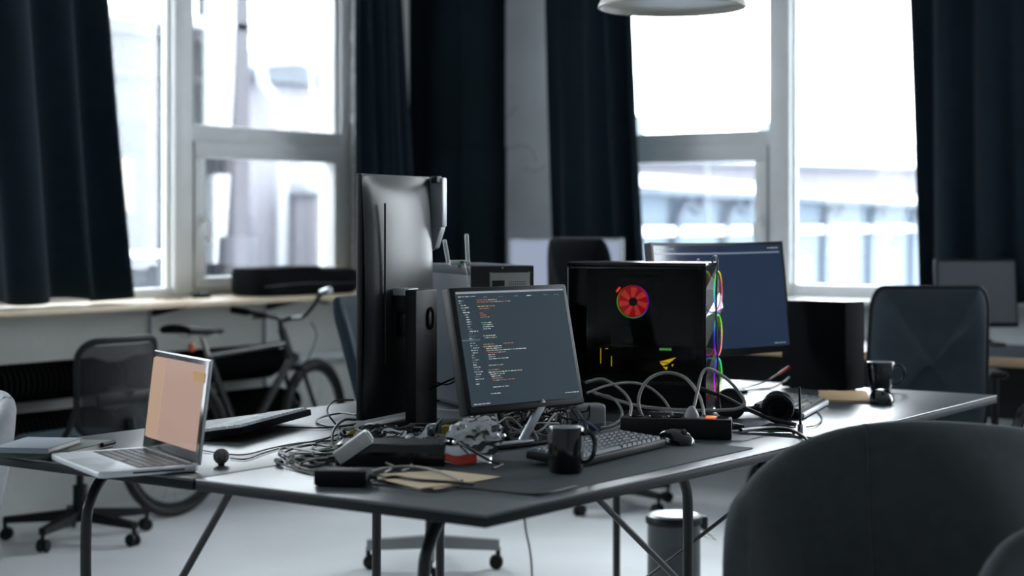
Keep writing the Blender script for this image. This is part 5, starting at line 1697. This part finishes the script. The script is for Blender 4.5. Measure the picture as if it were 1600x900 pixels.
cable('phone', 0.0022, M_CABLE, 'thin black lead curling beside the rod antenna')
o = cable('red', 0.0025, M_CABLE, 'thin dark lead with a red plug behind the headphones')
MB().tube([CB['red'][-1], CB['red'][-2]], [0.006, 0.004], 8).build('red_plug', M_CABLER, o)
cable('wht3', 0.0032, M_CABLEW, 'white lead running to the black box computer')
cable('top', 0.0028, M_CABLE, 'black lead looping over the top front of the glass computer')
cable('hang', 0.0022, M_CABLE, 'thin black wire hanging below the near desk edge')
cable('bluec', 0.003, M_CABLEB, 'blue cable curving round the small pale box')
cable('blackc', 0.0026, M_CABLE, 'black lead bent over the top of the small pale box')
cable('k13', 0.003, M_CABLE, 'black cable sagging between the upright monitor and code screen')
cable('k14', 0.003, M_CABLE, 'black cable arching up behind the foil bag')

rnd = random.Random(77)


def tangle(n, cx, cy, ax, ay, z0, z1, label, grp, rmin, rmax, ang):
    for i in range(n):
        px, py = cx + rnd.uniform(-ax, ax) * 0.5, cy + rnd.uniform(-ay, ay) * 0.5
        ph, rr = rnd.uniform(0, 6.28), rnd.uniform(0.35, 0.6)
        k = rnd.randint(9, 14)
        sgn = rnd.choice((-1, 1))
        pts = []
        for q in range(k):
            a = ph + sgn * q * rnd.uniform(0.55, 0.8)
            pts.append(RZ(ang) @ Vector((ax * rr * math.cos(a) * rnd.uniform(0.85, 1.1), ay * rr * math.sin(a) * rnd.uniform(0.85, 1.1), 0)) + Vector((px, py, rnd.uniform(z0, z1))))
        m = rnd.choice((M_CABLE, M_CABLE, M_CABLE, M_CABLEG))
        o = MB().tube(smooth_path(pts, 6), rnd.uniform(rmin, rmax), 6).build('cable', m, None, True, 80)
        tag(o, label, 'cable', grp)


tangle(18, 1.06, 0.66, 0.17, 0.14, ZD + 0.006, ZD + 0.075, 'dark cable in the dense tangle beneath the code screen', 'cables tangled under the code screen', 0.0018, 0.0032, 0)
tangle(9, 0.80, 0.93, 0.18, 0.10, ZD + 0.004, ZD + 0.03, 'dark cable in the heap around the upright monitor foot', 'cables heaped at the upright monitor foot', 0.0018, 0.003, 0)
tangle(7, 0.36, 0.74, 0.10, 0.06, ZD + 0.004, ZD + 0.02, 'dark cable in the loose heap left of the long black device', 'cables heaped left of the black device', 0.0022, 0.0034, -55)
